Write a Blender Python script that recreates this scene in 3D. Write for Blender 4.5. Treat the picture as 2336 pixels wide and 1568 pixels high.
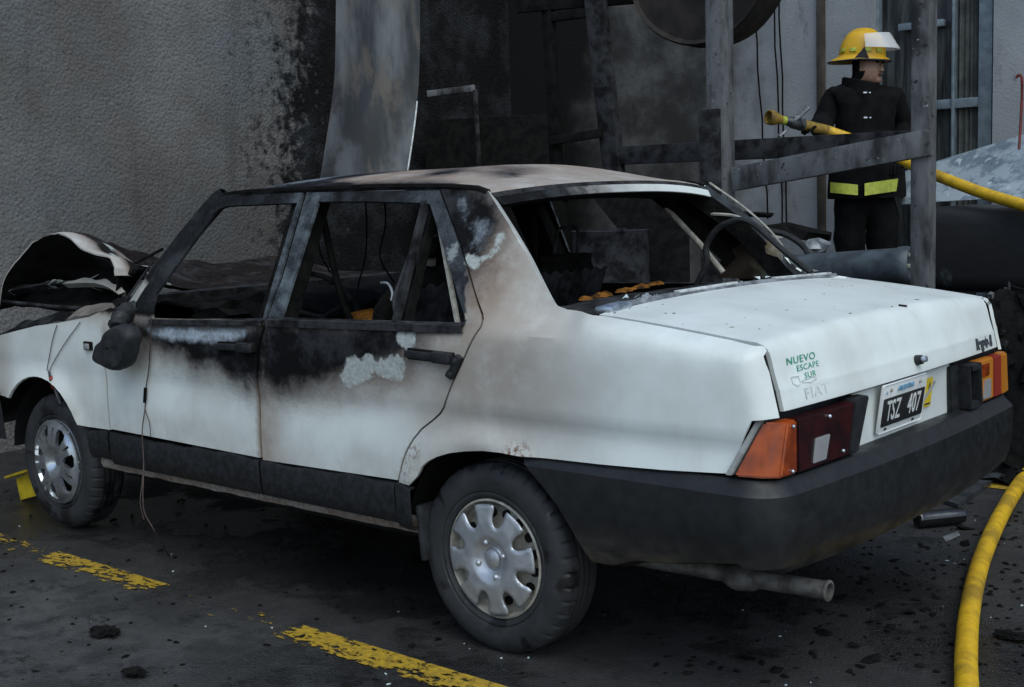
import bpy, bmesh, math, random
from mathutils import Vector, Matrix, Euler, noise as mnoise
from mathutils.geometry import delaunay_2d_cdt
random.seed(7)
SC = bpy.context.scene
COL = SC.collection
for o in list(bpy.data.objects): bpy.data.objects.remove(o)
R = math.radians

# ------------------------------------------------------------ camera, sky, sun
CAMP = Vector((2.40069, -2.61413, 1.32735)); CAME = Euler((1.454859, .031734, .710381)); FPX = 2879.39; PW, PH = 2336., 1568.
cd = bpy.data.cameras.new('camera'); cam = bpy.data.objects.new('camera', cd); COL.objects.link(cam)
cam.location = CAMP; cam.rotation_euler = CAME
cd.sensor_width = 36; cd.lens = 36 * FPX / PW; cd.clip_start = .05; cd.clip_end = 500
SC.camera = cam
w = bpy.data.worlds.new('World'); SC.world = w; w.use_nodes = True
nt = w.node_tree; nt.nodes.clear()
sky = nt.nodes.new('ShaderNodeTexSky'); sky.sky_type = 'NISHITA'; sky.sun_disc = False
SUN_EL, SUN_AZ = R(56), R(122)          # azimuth clockwise from +Y
sky.sun_elevation = SUN_EL; sky.sun_rotation = SUN_AZ
sky.air_density = 1.0; sky.dust_density = 1.5; sky.ozone_density = .4
bg = nt.nodes.new('ShaderNodeBackground'); bg.inputs[1].default_value = .15
ow = nt.nodes.new('ShaderNodeOutputWorld')
nt.links.new(sky.outputs[0], bg.inputs[0]); nt.links.new(bg.outputs[0], ow.inputs[0])
sd = bpy.data.lights.new('sun', 'SUN'); sd.energy = 1.3; sd.angle = R(70); sd.color = (.88, 1, .95)
so = bpy.data.objects.new('sun', sd); COL.objects.link(so)
sdir = Vector((math.sin(SUN_AZ) * math.cos(SUN_EL), math.cos(SUN_AZ) * math.cos(SUN_EL), math.sin(SUN_EL)))
so.rotation_euler = (-sdir).to_track_quat('-Z', 'Y').to_euler(); so.location = (4, -6, 8)
SC.view_settings.view_transform = 'Standard'; SC.view_settings.look = 'None'
SC.view_settings.exposure = 0.36; SC.view_settings.gamma = 1
SC.render.engine = 'CYCLES'
SC.cycles.max_bounces = 4; SC.cycles.diffuse_bounces = 3; SC.cycles.glossy_bounces = 2; SC.cycles.transmission_bounces = 2; SC.cycles.transparent_max_bounces = 6

# ------------------------------------------------------------ measuring helpers
CR = CAME.to_matrix()
def ray(u, v):
    return CR @ Vector(((u - PW / 2) / FPX, -(v - PH / 2) / FPX, -1))
def at(u, v, ax, val):                  # a measured picture point on the plane axis=val
    d = ray(u, v); return CAMP + d * ((val - CAMP[ax]) / d[ax])
def deep(u, v, dist):
    return CAMP + ray(u, v) * dist
def sm(a, b, t):
    t = max(0., min(1., (t - a) / (b - a))); return t * t * (3 - 2 * t)

# ------------------------------------------------------------ node material helpers
class G:
    def __init__(s, name):
        s.m = bpy.data.materials.new(name); s.m.use_nodes = True; s.t = s.m.node_tree
        s.b = s.t.nodes['Principled BSDF']; s.c = s.n('ShaderNodeTexCoord')
    def n(s, typ, **k):
        x = s.t.nodes.new(typ)
        for a, b in k.items(): setattr(x, a, b)
        return x
    def put(s, sock, v):
        if isinstance(v, bpy.types.NodeSocket): s.t.links.new(v, sock)
        elif isinstance(v, (tuple, list)) and len(v) == 3 and sock.type == 'RGBA': sock.default_value = (*v, 1)
        else: sock.default_value = v
    def set(s, **k):
        for a, v in k.items():
            s.put(s.b.inputs[{'color': 'Base Color', 'rough': 'Roughness', 'metal': 'Metallic', 'normal': 'Normal', 'spec': 'Specular IOR Level', 'trans': 'Transmission Weight', 'alpha': 'Alpha', 'coat': 'Coat Weight', 'ior': 'IOR'}[a]], v)
        return s
    def noise(s, scale, detail=4, rough=.55, vec=None, stretch=None, dist=0, seed=0):
        v = vec or s.c.outputs['Object']
        if stretch or seed:
            mp = s.n('ShaderNodeMapping'); s.t.links.new(v, mp.inputs[0]); mp.inputs['Scale'].default_value = stretch or (1, 1, 1)
            mp.inputs['Location'].default_value = (seed * 3.1, seed * 1.7, seed * 2.3); v = mp.outputs[0]
        x = s.n('ShaderNodeTexNoise'); s.t.links.new(v, x.inputs['Vector']); x.inputs['Scale'].default_value = scale
        x.inputs['Detail'].default_value = min(detail, 4); x.inputs['Roughness'].default_value = rough; x.inputs['Distortion'].default_value = dist
        return x.outputs['Fac']
    def vor(s, scale, feature='F1', out='Distance', vec=None):
        x = s.n('ShaderNodeTexVoronoi', feature=feature); x.inputs['Scale'].default_value = scale
        s.t.links.new(vec or s.c.outputs['Object'], x.inputs['Vector']); return x.outputs[out]
    def ramp(s, f, a, b, c0=0., c1=1.):
        x = s.n('ShaderNodeMapRange', interpolation_type='SMOOTHSTEP'); s.put(x.inputs['Value'], f)
        x.inputs['From Min'].default_value = a; x.inputs['From Max'].default_value = b; x.inputs['To Min'].default_value = c0; x.inputs['To Max'].default_value = c1
        return x.outputs[0]
    def mix(s, f, a, b):
        x = s.n('ShaderNodeMix', data_type='RGBA'); s.put(x.inputs[0], f); s.put(x.inputs[6], a); s.put(x.inputs[7], b); return x.outputs[2]
    def math(s, op, a, b=0., c=0.):
        x = s.n('ShaderNodeMath', operation=op); s.put(x.inputs[0], a); s.put(x.inputs[1], b); s.put(x.inputs[2], c); return x.outputs[0]
    def attr(s, name):
        return s.n('ShaderNodeAttribute', attribute_name=name).outputs['Fac']
    def xyz(s):
        x = s.n('ShaderNodeSeparateXYZ'); s.t.links.new(s.c.outputs['Object'], x.inputs[0]); return x.outputs
    def bump(s, h, strength=.3, dist=.01, base=None):
        x = s.n('ShaderNodeBump'); s.put(x.inputs['Height'], h); x.inputs['Strength'].default_value = strength; x.inputs['Distance'].default_value = dist
        if base is not None: s.t.links.new(base, x.inputs['Normal'])
        return x.outputs[0]
M = {}
def simple(name, a, b, rough=.6, metal=0., scale=30, bump=.0, r2=None, spec=.35):
    g = G(name); f = g.ramp(g.noise(scale, 6, .65), .35, .65)
    g.set(color=g.mix(f, a, b), rough=g.ramp(g.noise(scale * 1.7, 4), .3, .7, rough, r2 if r2 is not None else rough), metal=metal, spec=spec)
    if bump: g.set(normal=g.bump(g.noise(scale * 4, 5), bump, .004))
    M[name] = g.m; return g

def car_paint():
    g = G('burnt_white_paint')
    n1 = g.noise(9, 8, .68); n2 = g.noise(60, 6, .7, seed=3); n3 = g.noise(3.2, 5, .6, seed=5)
    wob = g.math('ADD', g.math('MULTIPLY_ADD', n1, .16, -.08), g.math('MULTIPLY_ADD', n2, .03, -.015))
    def mask(nm, k=1., e=.006):
        return g.ramp(g.math('MULTIPLY_ADD', wob, k, g.attr(nm)), -e, e)
    grime = g.ramp(n3, .34, .70, .08, .75)
    white = g.mix(grime, (.69, .74, .72), (.52, .545, .515))
    drip = g.ramp(g.noise(7, 4, .6, seed=11, stretch=(2.6, 2.6, .16)), .55, .78, 0, .18)
    white = g.mix(drip, white, (.40, .405, .38))
    zz = g.xyz()[2]
    dirt = g.math('MULTIPLY', g.ramp(zz, .66, .46), g.ramp(g.noise(6, 4, .65, seed=12), .3, .7, .15, .6))
    white = g.mix(dirt, white, (.33, .32, .285))
    speck = g.ramp(g.noise(150, 3, .6, seed=9), .70, .76, 0, .35)
    white = g.mix(speck, white, (.2, .19, .17))
    tan_f = g.math('MULTIPLY', g.attr('tan'), g.ramp(n1, .2, .6, .7, 1.))
    c = g.mix(tan_f, white, (.225, .165, .125))
    sootc = g.mix(g.ramp(g.noise(7, 4, .7, seed=2), .45, .70), (.005, .005, .0055), (.030, .032, .036))
    ashc = g.mix(g.ramp(n2, .35, .7), (.085, .10, .12), (.17, .19, .215))
    palec = g.mix(g.ramp(n2, .3, .7), (.29, .32, .305), (.42, .45, .43))
    so_ = mask('soot', .7, .028)
    edge = g.ramp(g.math('MULTIPLY_ADD', wob, .6, g.attr('soot')), -.19, .02, 0, .92)
    c = g.mix(g.math('MULTIPLY', edge, edge), c, (.055, .042, .036))
    c = g.mix(so_, c, sootc)
    c = g.mix(mask('ash', .8, .014), c, ashc)
    c = g.mix(mask('pale', .8, .008), c, palec)
    c = g.mix(g.math('MULTIPLY', g.ramp(g.math('MULTIPLY_ADD', wob, .35, g.attr('gleam')), .485, .52), g.ramp(n2, .25, .6, .55, 1.)), c, (.40, .46, .52))  # soft bluish reflection streak painted into the sooty top of the front door
    chip = g.mix(g.math('MULTIPLY', g.ramp(g.noise(40, 4, .75, seed=4), .68, .72), g.ramp(g.attr('soot'), -.02, .05)), c, (.12, .125, .13))
    c = g.mix(g.attr('frame'), chip, g.mix(g.ramp(g.noise(14, 6, .7, seed=6), .35, .7), (.026, .030, .035), (.105, .125, .140)))
    rust = g.math('MULTIPLY', g.attr('rust'), g.ramp(n2, .45, .6))
    c = g.mix(rust, c, (.13, .06, .025))
    rf = g.math('MAXIMUM', g.math('MAXIMUM', so_, g.attr('frame')), g.math('MULTIPLY', tan_f, .7))
    g.set(color=c, rough=g.ramp(rf, 0, 1, .34, .75), spec=g.ramp(rf, 0, 1, .45, .10),
          normal=g.bump(g.math('MULTIPLY', g.noise(75, 4, .75, seed=8), g.math('MULTIPLY_ADD', g.math('MAXIMUM', so_, edge), .9, .06)), .8, .006))
    M['paint'] = g.m
car_paint()
simple('char', (.002, .002, .002), (.008, .0075, .007), .9, 0, 18, .6, None, .12)
simple('char_grey', (.007, .007, .0075), (.040, .041, .044), .85, 0, 11, .6, None, .12)
simple('black_plastic', (.008, .0085, .0095), (.018, .0195, .022), .42, 0, 40, .15, .6)
simple('rubber', (.010, .011, .012), (.022, .024, .027), .55, 0, 25, .15, .8)
simple('silver_cover', (.50, .52, .55), (.40, .42, .45), .34, .75, 20, .03, .5)
simple('alloy', (.62, .65, .68), (.45, .48, .5), .22, .9, 15, .02, .35)
simple('cream_steel', (.36, .35, .30), (.22, .21, .18), .5, 0, 30, .1)
simple('chrome', (.55, .6, .66), (.3, .34, .38), .28, .9, 30, .05, .5)
simple('galv', (.28, .30, .32), (.10, .11, .12), .5, .3, 12, .2)
simple('dark_void', (.002, .002, .002), (.004, .004, .004), .95, 0, 10)
simple('white_trim', (.62, .66, .66), (.35, .36, .35), .45, 0, 25, .1)
simple('wire', (.10, .06, .05), (.03, .03, .03), .6, 0, 60)
simple('yellow_plastic', (.62, .46, .02), (.42, .30, .015), .5, 0, 20, .1)
simple('burnt_foam', (.23, .095, .016), (.02, .010, .005), .95, 0, 22, .9, None, .1)
simple('concrete', (.20, .205, .205), (.11, .115, .12), .9, 0, 6, .4)
simple('glass_bits', (.5, .58, .58), (.25, .3, .3), .12, 0, 20, .0)

def finish(bm_or_data, name, mats, parent=None, smooth=True, solid=0., split=35, mods=None):
    me = bpy.data.meshes.new(name)
    if isinstance(bm_or_data, tuple): me.from_pydata(*bm_or_data)
    else:
        bm_or_data.to_mesh(me); bm_or_data.free()
    if not isinstance(mats, (list, tuple)): mats = [mats]
    for m in mats: me.materials.append(M[m] if isinstance(m, str) else m)
    if smooth:
        me.polygons.foreach_set('use_smooth', [True] * len(me.polygons))
    o = bpy.data.objects.new(name, me); COL.objects.link(o)
    if solid:
        s = o.modifiers.new('solid', 'SOLIDIFY'); s.thickness = solid; s.offset = -1
        if len(mats) > 1: s.material_offset = 1
        s = o.modifiers.new('split', 'EDGE_SPLIT'); s.split_angle = R(split)
    elif smooth:
        me.update(); me.set_sharp_from_angle(angle=R(split))
    if parent: o.parent = parent; o.matrix_parent_inverse = parent.matrix_world.inverted()
    return o
def empty(name, loc, label=None, cat=None, group=None):
    o = bpy.data.objects.new(name, None); COL.objects.link(o); o.location = loc; o.empty_display_size = .1
    o.matrix_world = Matrix.Translation(loc)
    if label: tag(o, label, cat, group)
    return o
def tag(o, label=None, cat=None, group=None, kind=None):
    if label: o['label'] = label
    if cat: o['category'] = cat
    if group: o['group'] = group
    if kind: o['kind'] = kind
    return o

class MB:
    def __init__(s): s.bm = bmesh.new()
    def quad(s, pts, mi=0):
        f = s.bm.faces.new([s.bm.verts.new(p) for p in pts]); f.material_index = mi; return f
    def grid(s, rows, closed_u=False, closed_v=False, mi=0, flip=False):
        V = [[s.bm.verts.new(p) for p in r] for r in rows]; n = len(V); m = len(V[0])
        for i in range(n if closed_u else n - 1):
            for j in range(m if closed_v else m - 1):
                q = [V[i][j], V[(i + 1) % n][j], V[(i + 1) % n][(j + 1) % m], V[i][(j + 1) % m]]
                if flip: q.reverse()
                try: f = s.bm.faces.new(q); f.material_index = mi
                except ValueError: pass
        return V
    def box(s, c, size, rot=None, bev=0., mi=0):
        m = Matrix.Translation(c) @ (rot.to_4x4() if rot else Matrix()) @ Matrix.Diagonal((*size, 1))
        r = bmesh.ops.create_cube(s.bm, size=1, matrix=m)
        for v in r['verts']:
            for f in v.link_faces: f.material_index = mi
        if bev:
            e = list({e for v in r['verts'] for e in v.link_edges}); bmesh.ops.bevel(s.bm, geom=e, offset=bev, segments=2, affect='EDGES', profile=.5)
        return s
    def beam(s, a, b, wd, ht, up=Vector((0, 0, 1)), bev=0.):
        a = Vector(a); b = Vector(b); d = (b - a); L = d.length; d.normalize()
        x = d.cross(up)
        if x.length < .01: x = d.cross(Vector((0, 1, 0)))
        x.normalize(); z = x.cross(d); m = Matrix((x, d, z)).transposed()
        return s.box((a + b) / 2, (wd, L, ht), m, bev)
    def tube(s, pts, r, n=10, cap=True, mi=0):
        pts = [Vector(p) for p in pts]; rows = []; N = len(pts); prev = None
        for i, p in enumerate(pts):
            t = (pts[min(i + 1, N - 1)] - pts[max(i - 1, 0)]).normalized()
            if prev is None: x = t.orthogonal().normalized()
            else: x = (prev - t * prev.dot(t)).normalized()
            prev = x; y = t.cross(x); rr = r[i] if isinstance(r, (list, tuple)) else r
            rows.append([p + (x * math.cos(2 * math.pi * k / n) + y * math.sin(2 * math.pi * k / n)) * rr for k in range(n)])
        V = s.grid(rows, closed_v=True, mi=mi)
        if cap:
            for q in (V[0][::-1], V[-1]):
                f = s.bm.faces.new(q); f.material_index = mi
        return s
    def lathe(s, prof, n=48, mat=Matrix(), mi=0, closed=False):
        rows = [[mat @ Vector((r * math.cos(2 * math.pi * k / n), h, r * math.sin(2 * math.pi * k / n))) for k in range(n)] for r, h in prof]
        s.grid(rows, closed_v=True, closed_u=closed, mi=mi); return s
    def poly(s, pts, depth):             # extruded polygon: pts 3D, depth vector
        depth = Vector(depth); a = [s.bm.verts.new(p) for p in pts]; b = [s.bm.verts.new(Vector(p) + depth) for p in pts]
        s.bm.faces.new(a); s.bm.faces.new(b[::-1]); n = len(a)
        for i in range(n): s.bm.faces.new([a[i], b[i], b[(i + 1) % n], a[(i + 1) % n]])
        return s
    def out(s, name, mats, parent=None, **k):
        bmesh.ops.recalc_face_normals(s.bm, faces=s.bm.faces)
        return finish(s.bm, name, mats, parent, **k)
def spline(pts, n=8):
    pts = [Vector(p) for p in pts]; out = []
    P = [pts[0] * 2 - pts[1]] + pts + [pts[-1] * 2 - pts[-2]]
    for i in range(1, len(P) - 2):
        for k in range(n):
            t = k / n; a, b, c, d = P[i - 1], P[i], P[i + 1], P[i + 2]
            out.append(.5 * ((2 * b) + (c - a) * t + (2 * a - 5 * b + 4 * c - d) * t * t + (3 * b - a - 3 * c + d) * t ** 3))
    out.append(pts[-1]); return out
def inpoly(p, P):
    x, y = p; c = False; j = len(P) - 1
    for i in range(len(P)):
        if (P[i][1] > y) != (P[j][1] > y) and x < (P[j][0] - P[i][0]) * (y - P[i][1]) / (P[j][1] - P[i][1]) + P[i][0]: c = not c
        j = i
    return c
def pdist(p, P, closed=True):
    best = 1e9; n = len(P)
    for i in range(n if closed else n - 1):
        ax, ay = P[i]; bx, by = P[(i + 1) % n]; dx, dy = bx - ax, by - ay; L = dx * dx + dy * dy
        t = 0 if L < 1e-12 else max(0, min(1, ((p[0] - ax) * dx + (p[1] - ay) * dy) / L))
        best = min(best, (p[0] - ax - t * dx) ** 2 + (p[1] - ay - t * dy) ** 2)
    return math.sqrt(best)
def sdist(p, P):
    d = pdist(p, P); return d if inpoly(p, P) else -d
def densify(P, step):
    out = []
    for i in range(len(P)):
        a, b = P[i], P[(i + 1) % len(P)]; L = math.hypot(b[0] - a[0], b[1] - a[1]); k = max(1, int(L / step + .5))
        for j in range(k): out.append((a[0] + (b[0] - a[0]) * j / k, a[1] + (b[1] - a[1]) * j / k))
    return out
def smooth2(P, it=1, keep=()):           # corner-cutting of a closed polygon
    for _ in range(it):
        q = []
        for i in range(len(P)):
            a, b = P[i], P[(i + 1) % len(P)]
            q += [(a[0] * .78 + b[0] * .22, a[1] * .78 + b[1] * .22), (a[0] * .22 + b[0] * .78, a[1] * .22 + b[1] * .78)]
        P = q
    return P
def inset(P, d):
    n = len(P); A = sum(P[i][0] * P[(i + 1) % n][1] - P[(i + 1) % n][0] * P[i][1] for i in range(n)); s = 1 if A > 0 else -1; out = []
    for i in range(n):
        a, b, c = Vector(P[i - 1]), Vector(P[i]), Vector(P[(i + 1) % n])
        e1 = (b - a); e2 = (c - b)
        if e1.length < 1e-9 or e2.length < 1e-9: out.append(tuple(b)); continue
        e1.normalize(); e2.normalize(); n1 = Vector((-e1.y, e1.x)) * s; n2 = Vector((-e2.y, e2.x)) * s
        m = n1 + n2
        if m.length < .2: m = n1
        m.normalize(); k = d / max(.4, m.dot(n1)); out.append(tuple(b + m * k))
    return out
def tri2d(outer, holes, step, extra=()):
    loops = [densify(outer, step)] + [densify(h, step) for h in holes]
    pts = []; edges = []
    for L in loops:
        s0 = len(pts); pts += L; edges += [(s0 + i, s0 + (i + 1) % len(L)) for i in range(len(L))]
    xs = [p[0] for p in outer]; ys = [p[1] for p in outer]
    x = min(xs); row = 0; inner = []
    y = min(ys) + step * .5
    while y < max(ys):
        x = min(xs) + (step * .5 if row % 2 else step * .25)
        while x < max(xs): inner.append((x, y)); x += step
        y += step * .87; row += 1
    inner += list(extra)
    bpts = list(pts)
    for p in inner:
        if inpoly(p, outer) and not any(inpoly(p, h) for h in holes):
            if all((p[0] - q[0]) ** 2 + (p[1] - q[1]) ** 2 > (step * .42) ** 2 for q in bpts): pts.append(p)
    V, E, F, *_ = delaunay_2d_cdt([Vector(p) for p in pts], edges, [], 0, 1e-6)
    F2 = []
    for f in F:
        c = (sum(V[i].x for i in f) / len(f), sum(V[i].y for i in f) / len(f))
        if inpoly(c, outer) and not any(inpoly(c, h) for h in holes): F2.append(f)
    return [tuple(v) for v in V], F2

# ------------------------------------------------------------ the car body surface
WD = 1.65; YC = .825
def tailx(z): return .876 + max(-.02, (.935 - z)) * .24
def deckz(x): return 1.004 - .062 * max(0, (x - .35) / .55) ** 1.25
def S(x, z):                             # inset of the near flank from y=0
    y = .006; t = z - .935; y += .26 * (t + math.sqrt(t * t + .0012)) - .004
    y += .055 * sm(.94, 1.0, z) * (1 - sm(1.02, 1.32, z)) * sm(-.08, .2, x) * (1 - sm(.27, .37, x))
    A = .006 + .008 * sm(-.35, .25, x)
    y += A * sm(0, 1, (.742 - z) / .055) * (1 - 1.15 * sm(0, 1, (.70 - z) / .15))
    y += .03 * max(0, (x - .35) / .6) ** 2 + .05 * max(0, (-2.35 - x) / .9) ** 2
    for cx, cz in ((0, .285), (-2.448, .31)):
        r = math.hypot(x - cx, z - cz); y -= .017 * math.exp(-((r - .345) / .035) ** 2) * sm(.42, .50, z)
    d1 = max(0, (x - (tailx(z) - .06)) / .06) if x > .6 else 0
    d2 = max(0, (z - (deckz(x) - .05)) / .05) * sm(.22, .40, x)
    rr = min(.999, (min(d1, 1.2) ** 7 + min(d2, 1.2) ** 7) ** (1 / 7)); y += .06 * (1 - math.sqrt(1 - rr * rr))
    return y
def side(u, v):
    y = .02
    for _ in range(25):
        p = at(u, v, 1, y); yn = S(min(p.x, .84), min(p.z, 1.45)); y = y * .4 + yn * .6
    return (p.x, p.z)
def sides(L): return [side(u, v) for u, v in L]
# burn marks, outlined as patches of the flank (x, z)
SOOT = [sides([(300, 742), (306, 772), (350, 785), (415, 808), (440, 830), (500, 832), (530, 858), (560, 872), (600, 872), (604, 742)]),
        sides([(604, 742), (600, 868), (640, 885), (720, 866), (770, 852), (810, 838), (880, 822), (925, 800), (948, 775), (952, 752)]),
        sides([(1002, 426), (1052, 560), (1072, 618), (1090, 600), (1112, 560), (1130, 510), (1128, 470), (1108, 432)])]
ASH = [sides([(330, 748), (338, 768), (400, 778), (440, 782), (520, 780), (560, 772), (570, 752), (480, 750)]),
       sides([(1036, 455), (1046, 500), (1062, 520), (1072, 480), (1062, 452)]), sides([(1078, 500), (1068, 560), (1082, 598), (1112, 570), (1124, 520), (1108, 492)])]
PALE = [sides([(775, 858), (795, 832), (835, 812), (870, 820), (915, 812), (925, 835), (905, 862), (880, 850), (850, 850), (815, 880), (785, 880)]),
        sides([(912, 768), (948, 764), (944, 790), (928, 800), (920, 790)]),
        sides([(1066, 585), (1078, 618), (1096, 602), (1140, 570), (1146, 545), (1132, 540), (1126, 565), (1092, 590)]),
        sides([(1024, 566), (1036, 566), (1034, 588), (1028, 600), (1022, 585)])]
def burn(x, z):
    p = (x, z)
    so_ = max(sdist(p, P) for P in SOOT)
    if z > .935 and x < -.10 - .42 * (z - 1.06): so_ = max(so_, .12 * sm(.935, .97, z))
    ash = max(sdist(p, P) for P in ASH[1:]) - .012; pale = max(sdist(p, P) for P in PALE) + .004
    tan = .0
    # scorch haze under the soot of the doors, around the quarterlight and up the rear pillar
    if x > -1.0: tan = max(tan, .9 * sm(.60, .84, z) * sm(.14, -.35, x))
    if -1.02 < x < -.80: tan = max(tan, .8 * sm(-.80, -1.0, x))
    tan = max(tan, 1. * sm(.42, .05, math.hypot((x + .10), (z - 1.10) * .8)))
    tan = max(tan, .75 * sm(.62, .08, math.hypot((x - .0), (z - .93) * .9)))
    tan = max(tan, .8 * sm(-.06, -.18, x) * sm(.86, .95, z))
    tan = max(tan, .5 * sm(1.06, 1.22, z))
    if -1.95 < x < -1.02: tan = max(tan, .5 * sm(.70, .86, z))
    rust = sm(.05, .0, pdist(p, [side(1165, 1034), side(1195, 1040)], False)) + .7 * sm(.05, 0, pdist(p, [side(925, 1080), side(945, 1030)], False))
    if x < -2.0: tan = max(tan, .5 * sm(-2.6, -2.8, x))
    return so_, ash, pale, tan, min(1, rust)
ATT = ('soot', 'ash', 'pale', 'tan', 'rust', 'frame')
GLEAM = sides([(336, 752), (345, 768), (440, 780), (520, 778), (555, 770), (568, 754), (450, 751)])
def add_att(me, vals):
    for k, nm in enumerate(ATT):
        a = me.attributes.new(nm, 'FLOAT', 'POINT'); a.data.foreach_set('value', [v[k] for v in vals])
def panel(name, outer, parent, holes=(), step=.03, frame=None, mats=('paint', 'char'), off=0., solid=.010, mirror=False, extra=(), clean=False, burnf=None):
    V, F = tri2d(outer, list(holes), step, extra)
    P = [Vector((x, S(x, z) - off, z)) for x, z in V]
    if mirror: P = [Vector((p.x, WD - p.y, p.z)) for p in P]
    F = [list(f) for f in F]
    for f in F:
        a, b, c = P[f[0]], P[f[1]], P[f[2]]
        n = (b - a).cross(c - a).y
        if (n > 0) != mirror: f.reverse()
    o = finish((P, [], F), name, list(mats), parent, solid=solid)
    if mats[0] == 'paint':
        vals = []
        for x, z in V:
            b = (burnf or burn)(x, z) if not clean else (-1, -1, -1, 0, 0)
            vals.append((*b, frame(x, z) if frame else 0.))
        add_att(o.data, vals)
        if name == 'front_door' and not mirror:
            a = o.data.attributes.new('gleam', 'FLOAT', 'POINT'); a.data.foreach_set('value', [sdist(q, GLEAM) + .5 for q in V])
    return o

car = empty('burnt_sedan', (-1.2, .825, 0), 'burnt white four-door saloon car with sooty doors, missing windows and buckled bonnet', 'car')
GAP = .0042
# outlines measured on the flank
FD = sides([(252, 981), (248, 940), (238, 836), (246, 790), (292, 722), (330, 655)]) + sides([(500, 455), (512, 444), (560, 438), (694, 436)]) + sides([(640, 630), (604, 738), (588, 800), (585, 870), (592, 970), (596, 1048)])
FW = sides([(348, 700), (356, 670), (490, 486), (500, 477), (520, 470), (678, 463), (672, 480), (600, 726), (440, 728), (348, 726)])
RD = sides([(598, 1052), (594, 970), (587, 870), (590, 800), (607, 738), (644, 630), (698, 437)]) + sides([(800, 434), (1003, 431)]) + sides([(1050, 558), (1075, 638), (1100, 715), (1102, 728), (1097, 747), (1060, 815), (1030, 880), (1013, 930), (1004, 945), (985, 962), (962, 980), (943, 1003), (930, 1025), (919, 1052), (908, 1099)])
RW = sides([(726, 460), (850, 460), (972, 463), (981, 467), (1010, 560), (1061, 724), (1060, 734), (1052, 736), (850, 730), (642, 724), (650, 700)])
def dframe(x, z):                         # the slim burnt window frames of the doors, greyer along the middle post
    k = sm(.17, .07, abs(x + .955)); k = max(k, .55 * sm(-.62, -.40, x) * sm(-.02, -.16, x - .0 + .40 * (z - 1.05)))
    return sm(.940, .97, z) * max(.12, k)
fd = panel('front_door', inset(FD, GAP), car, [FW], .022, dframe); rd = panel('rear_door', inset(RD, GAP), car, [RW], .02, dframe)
fd['label'] = 'front door, white below and blackened along the window'; rd['label'] = 'rear door with peeling grey patches under black soot'
# quarter panel with pillar
def arc(cx, cz, r, a0, a1, n): return [(cx + r * math.cos(R(a0 + (a1 - a0) * i / n)), cz + r * math.sin(R(a0 + (a1 - a0) * i / n))) for i in range(n + 1)]
zt = lambda x: deckz(x) - .0008
QP = sides([(1005, 431), (1052, 558), (1077, 638), (1102, 715), (1104, 728), (1099, 747), (1062, 815), (1032, 880), (1015, 930), (1006, 945), (987, 962), (964, 980), (945, 1003), (932, 1025), (921, 1052), (910, 1100)])
QP += [(-.283, .474)] + sides([(951, 1088), (962, 1065), (975, 1053), (995, 1043), (1025, 1034), (1060, 1030), (1100, 1029), (1140, 1033), (1190, 1042)]) + [(.42, .617), (.62, .624)]
QP += [(.800, .634), (.868, .772), (tailx(.775) - .0006, .775)]
QP += [(tailx(z) - .0006, z) for z in (.80, .83, .86, .885)] + [(tailx(.935) - .06 + .0597 * math.cos(R(a)) ** (2 / 7), deckz(.86) - .05 + .0497 * math.sin(R(a)) ** (2 / 7)) for a in (6, 20, 45, 70, 84)]
QP += [(x, zt(x)) for x in (.78, .70, .60, .50, .42)] + [(.36, 1.0045)]
QP += sides([(1330, 712), (1290, 706), (1268, 697), (1252, 680), (1225, 628), (1200, 578), (1160, 510), (1113, 436), (1090, 431)])
extra = []
for x in [i * .02 + .34 for i in range(27)]:
    for k in (.004, .010, .018, .028, .04): extra.append((x, deckz(x) - k))
for z in [.70 + i * .018 for i in range(14)]:
    for k in (.005, .011, .02, .032, .045): extra.append((tailx(z) - k, z))
def qframe(x, z): return 0.
qp = panel('quarter_panel', QP, car, (), .022, qframe, extra=extra)
qpm = panel('quarter_panel', QP, car, (), .035, None, mirror=True, clean=True, extra=extra)
fdm = panel('front_door', inset(FD, GAP), car, [FW], .05, dframe, mirror=True); rdm = panel('rear_door', inset(RD, GAP), car, [RW], .05, dframe, mirror=True)
# front wing
FF = sides([(250, 981), (246, 940), (236, 836), (244, 790), (288, 722)]) + [(-1.90, .955), (-2.04, .915), (-2.25, .885), (-2.45, .862), (-2.75, .812), (-2.95, .775), (-3.12, .73), (-3.15, .66)]
FF += [(-3.14, .56), (-2.80, .545)] + arc(-2.448, .31, .345, 137, 30, 12) + [(-2.09, .478)]
extra = []
ff = panel('front_wing', FF, car, (), .03); panel('front_wing', FF, car, (), .06, mirror=True)
# charred edge of the engine bay standing above the wing
def fz(x): return .955 + (x + 1.9) * .23 if x > -2.25 else .885 + (x + 2.25) * .135
mb = MB(); rows = []
for i in range(26):
    x = -3.12 + 1.2 * i / 25; z0 = .862 + (x + 2.45) * .17 if x < -2.45 else .862 + (x + 2.45) * .15
    h = .035 * sm(-3.1, -2.6, x) + .006 * math.sin(x * 23)
    rows.append([Vector((x, S(x, z0) + .012 + .05 * k, z0 + .004 + h * k + .004 * math.sin(x * 40 + k))) for k in (0, .4, 1.)])
mb.grid(rows); o = mb.out('wing_gutter', ['paint', 'char'], car, solid=.004)
add_att(o.data, [(.05 if v.co.x < -2.25 else -.03, -1, -.08, .7, 0, 0) for v in o.data.vertices])

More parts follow.
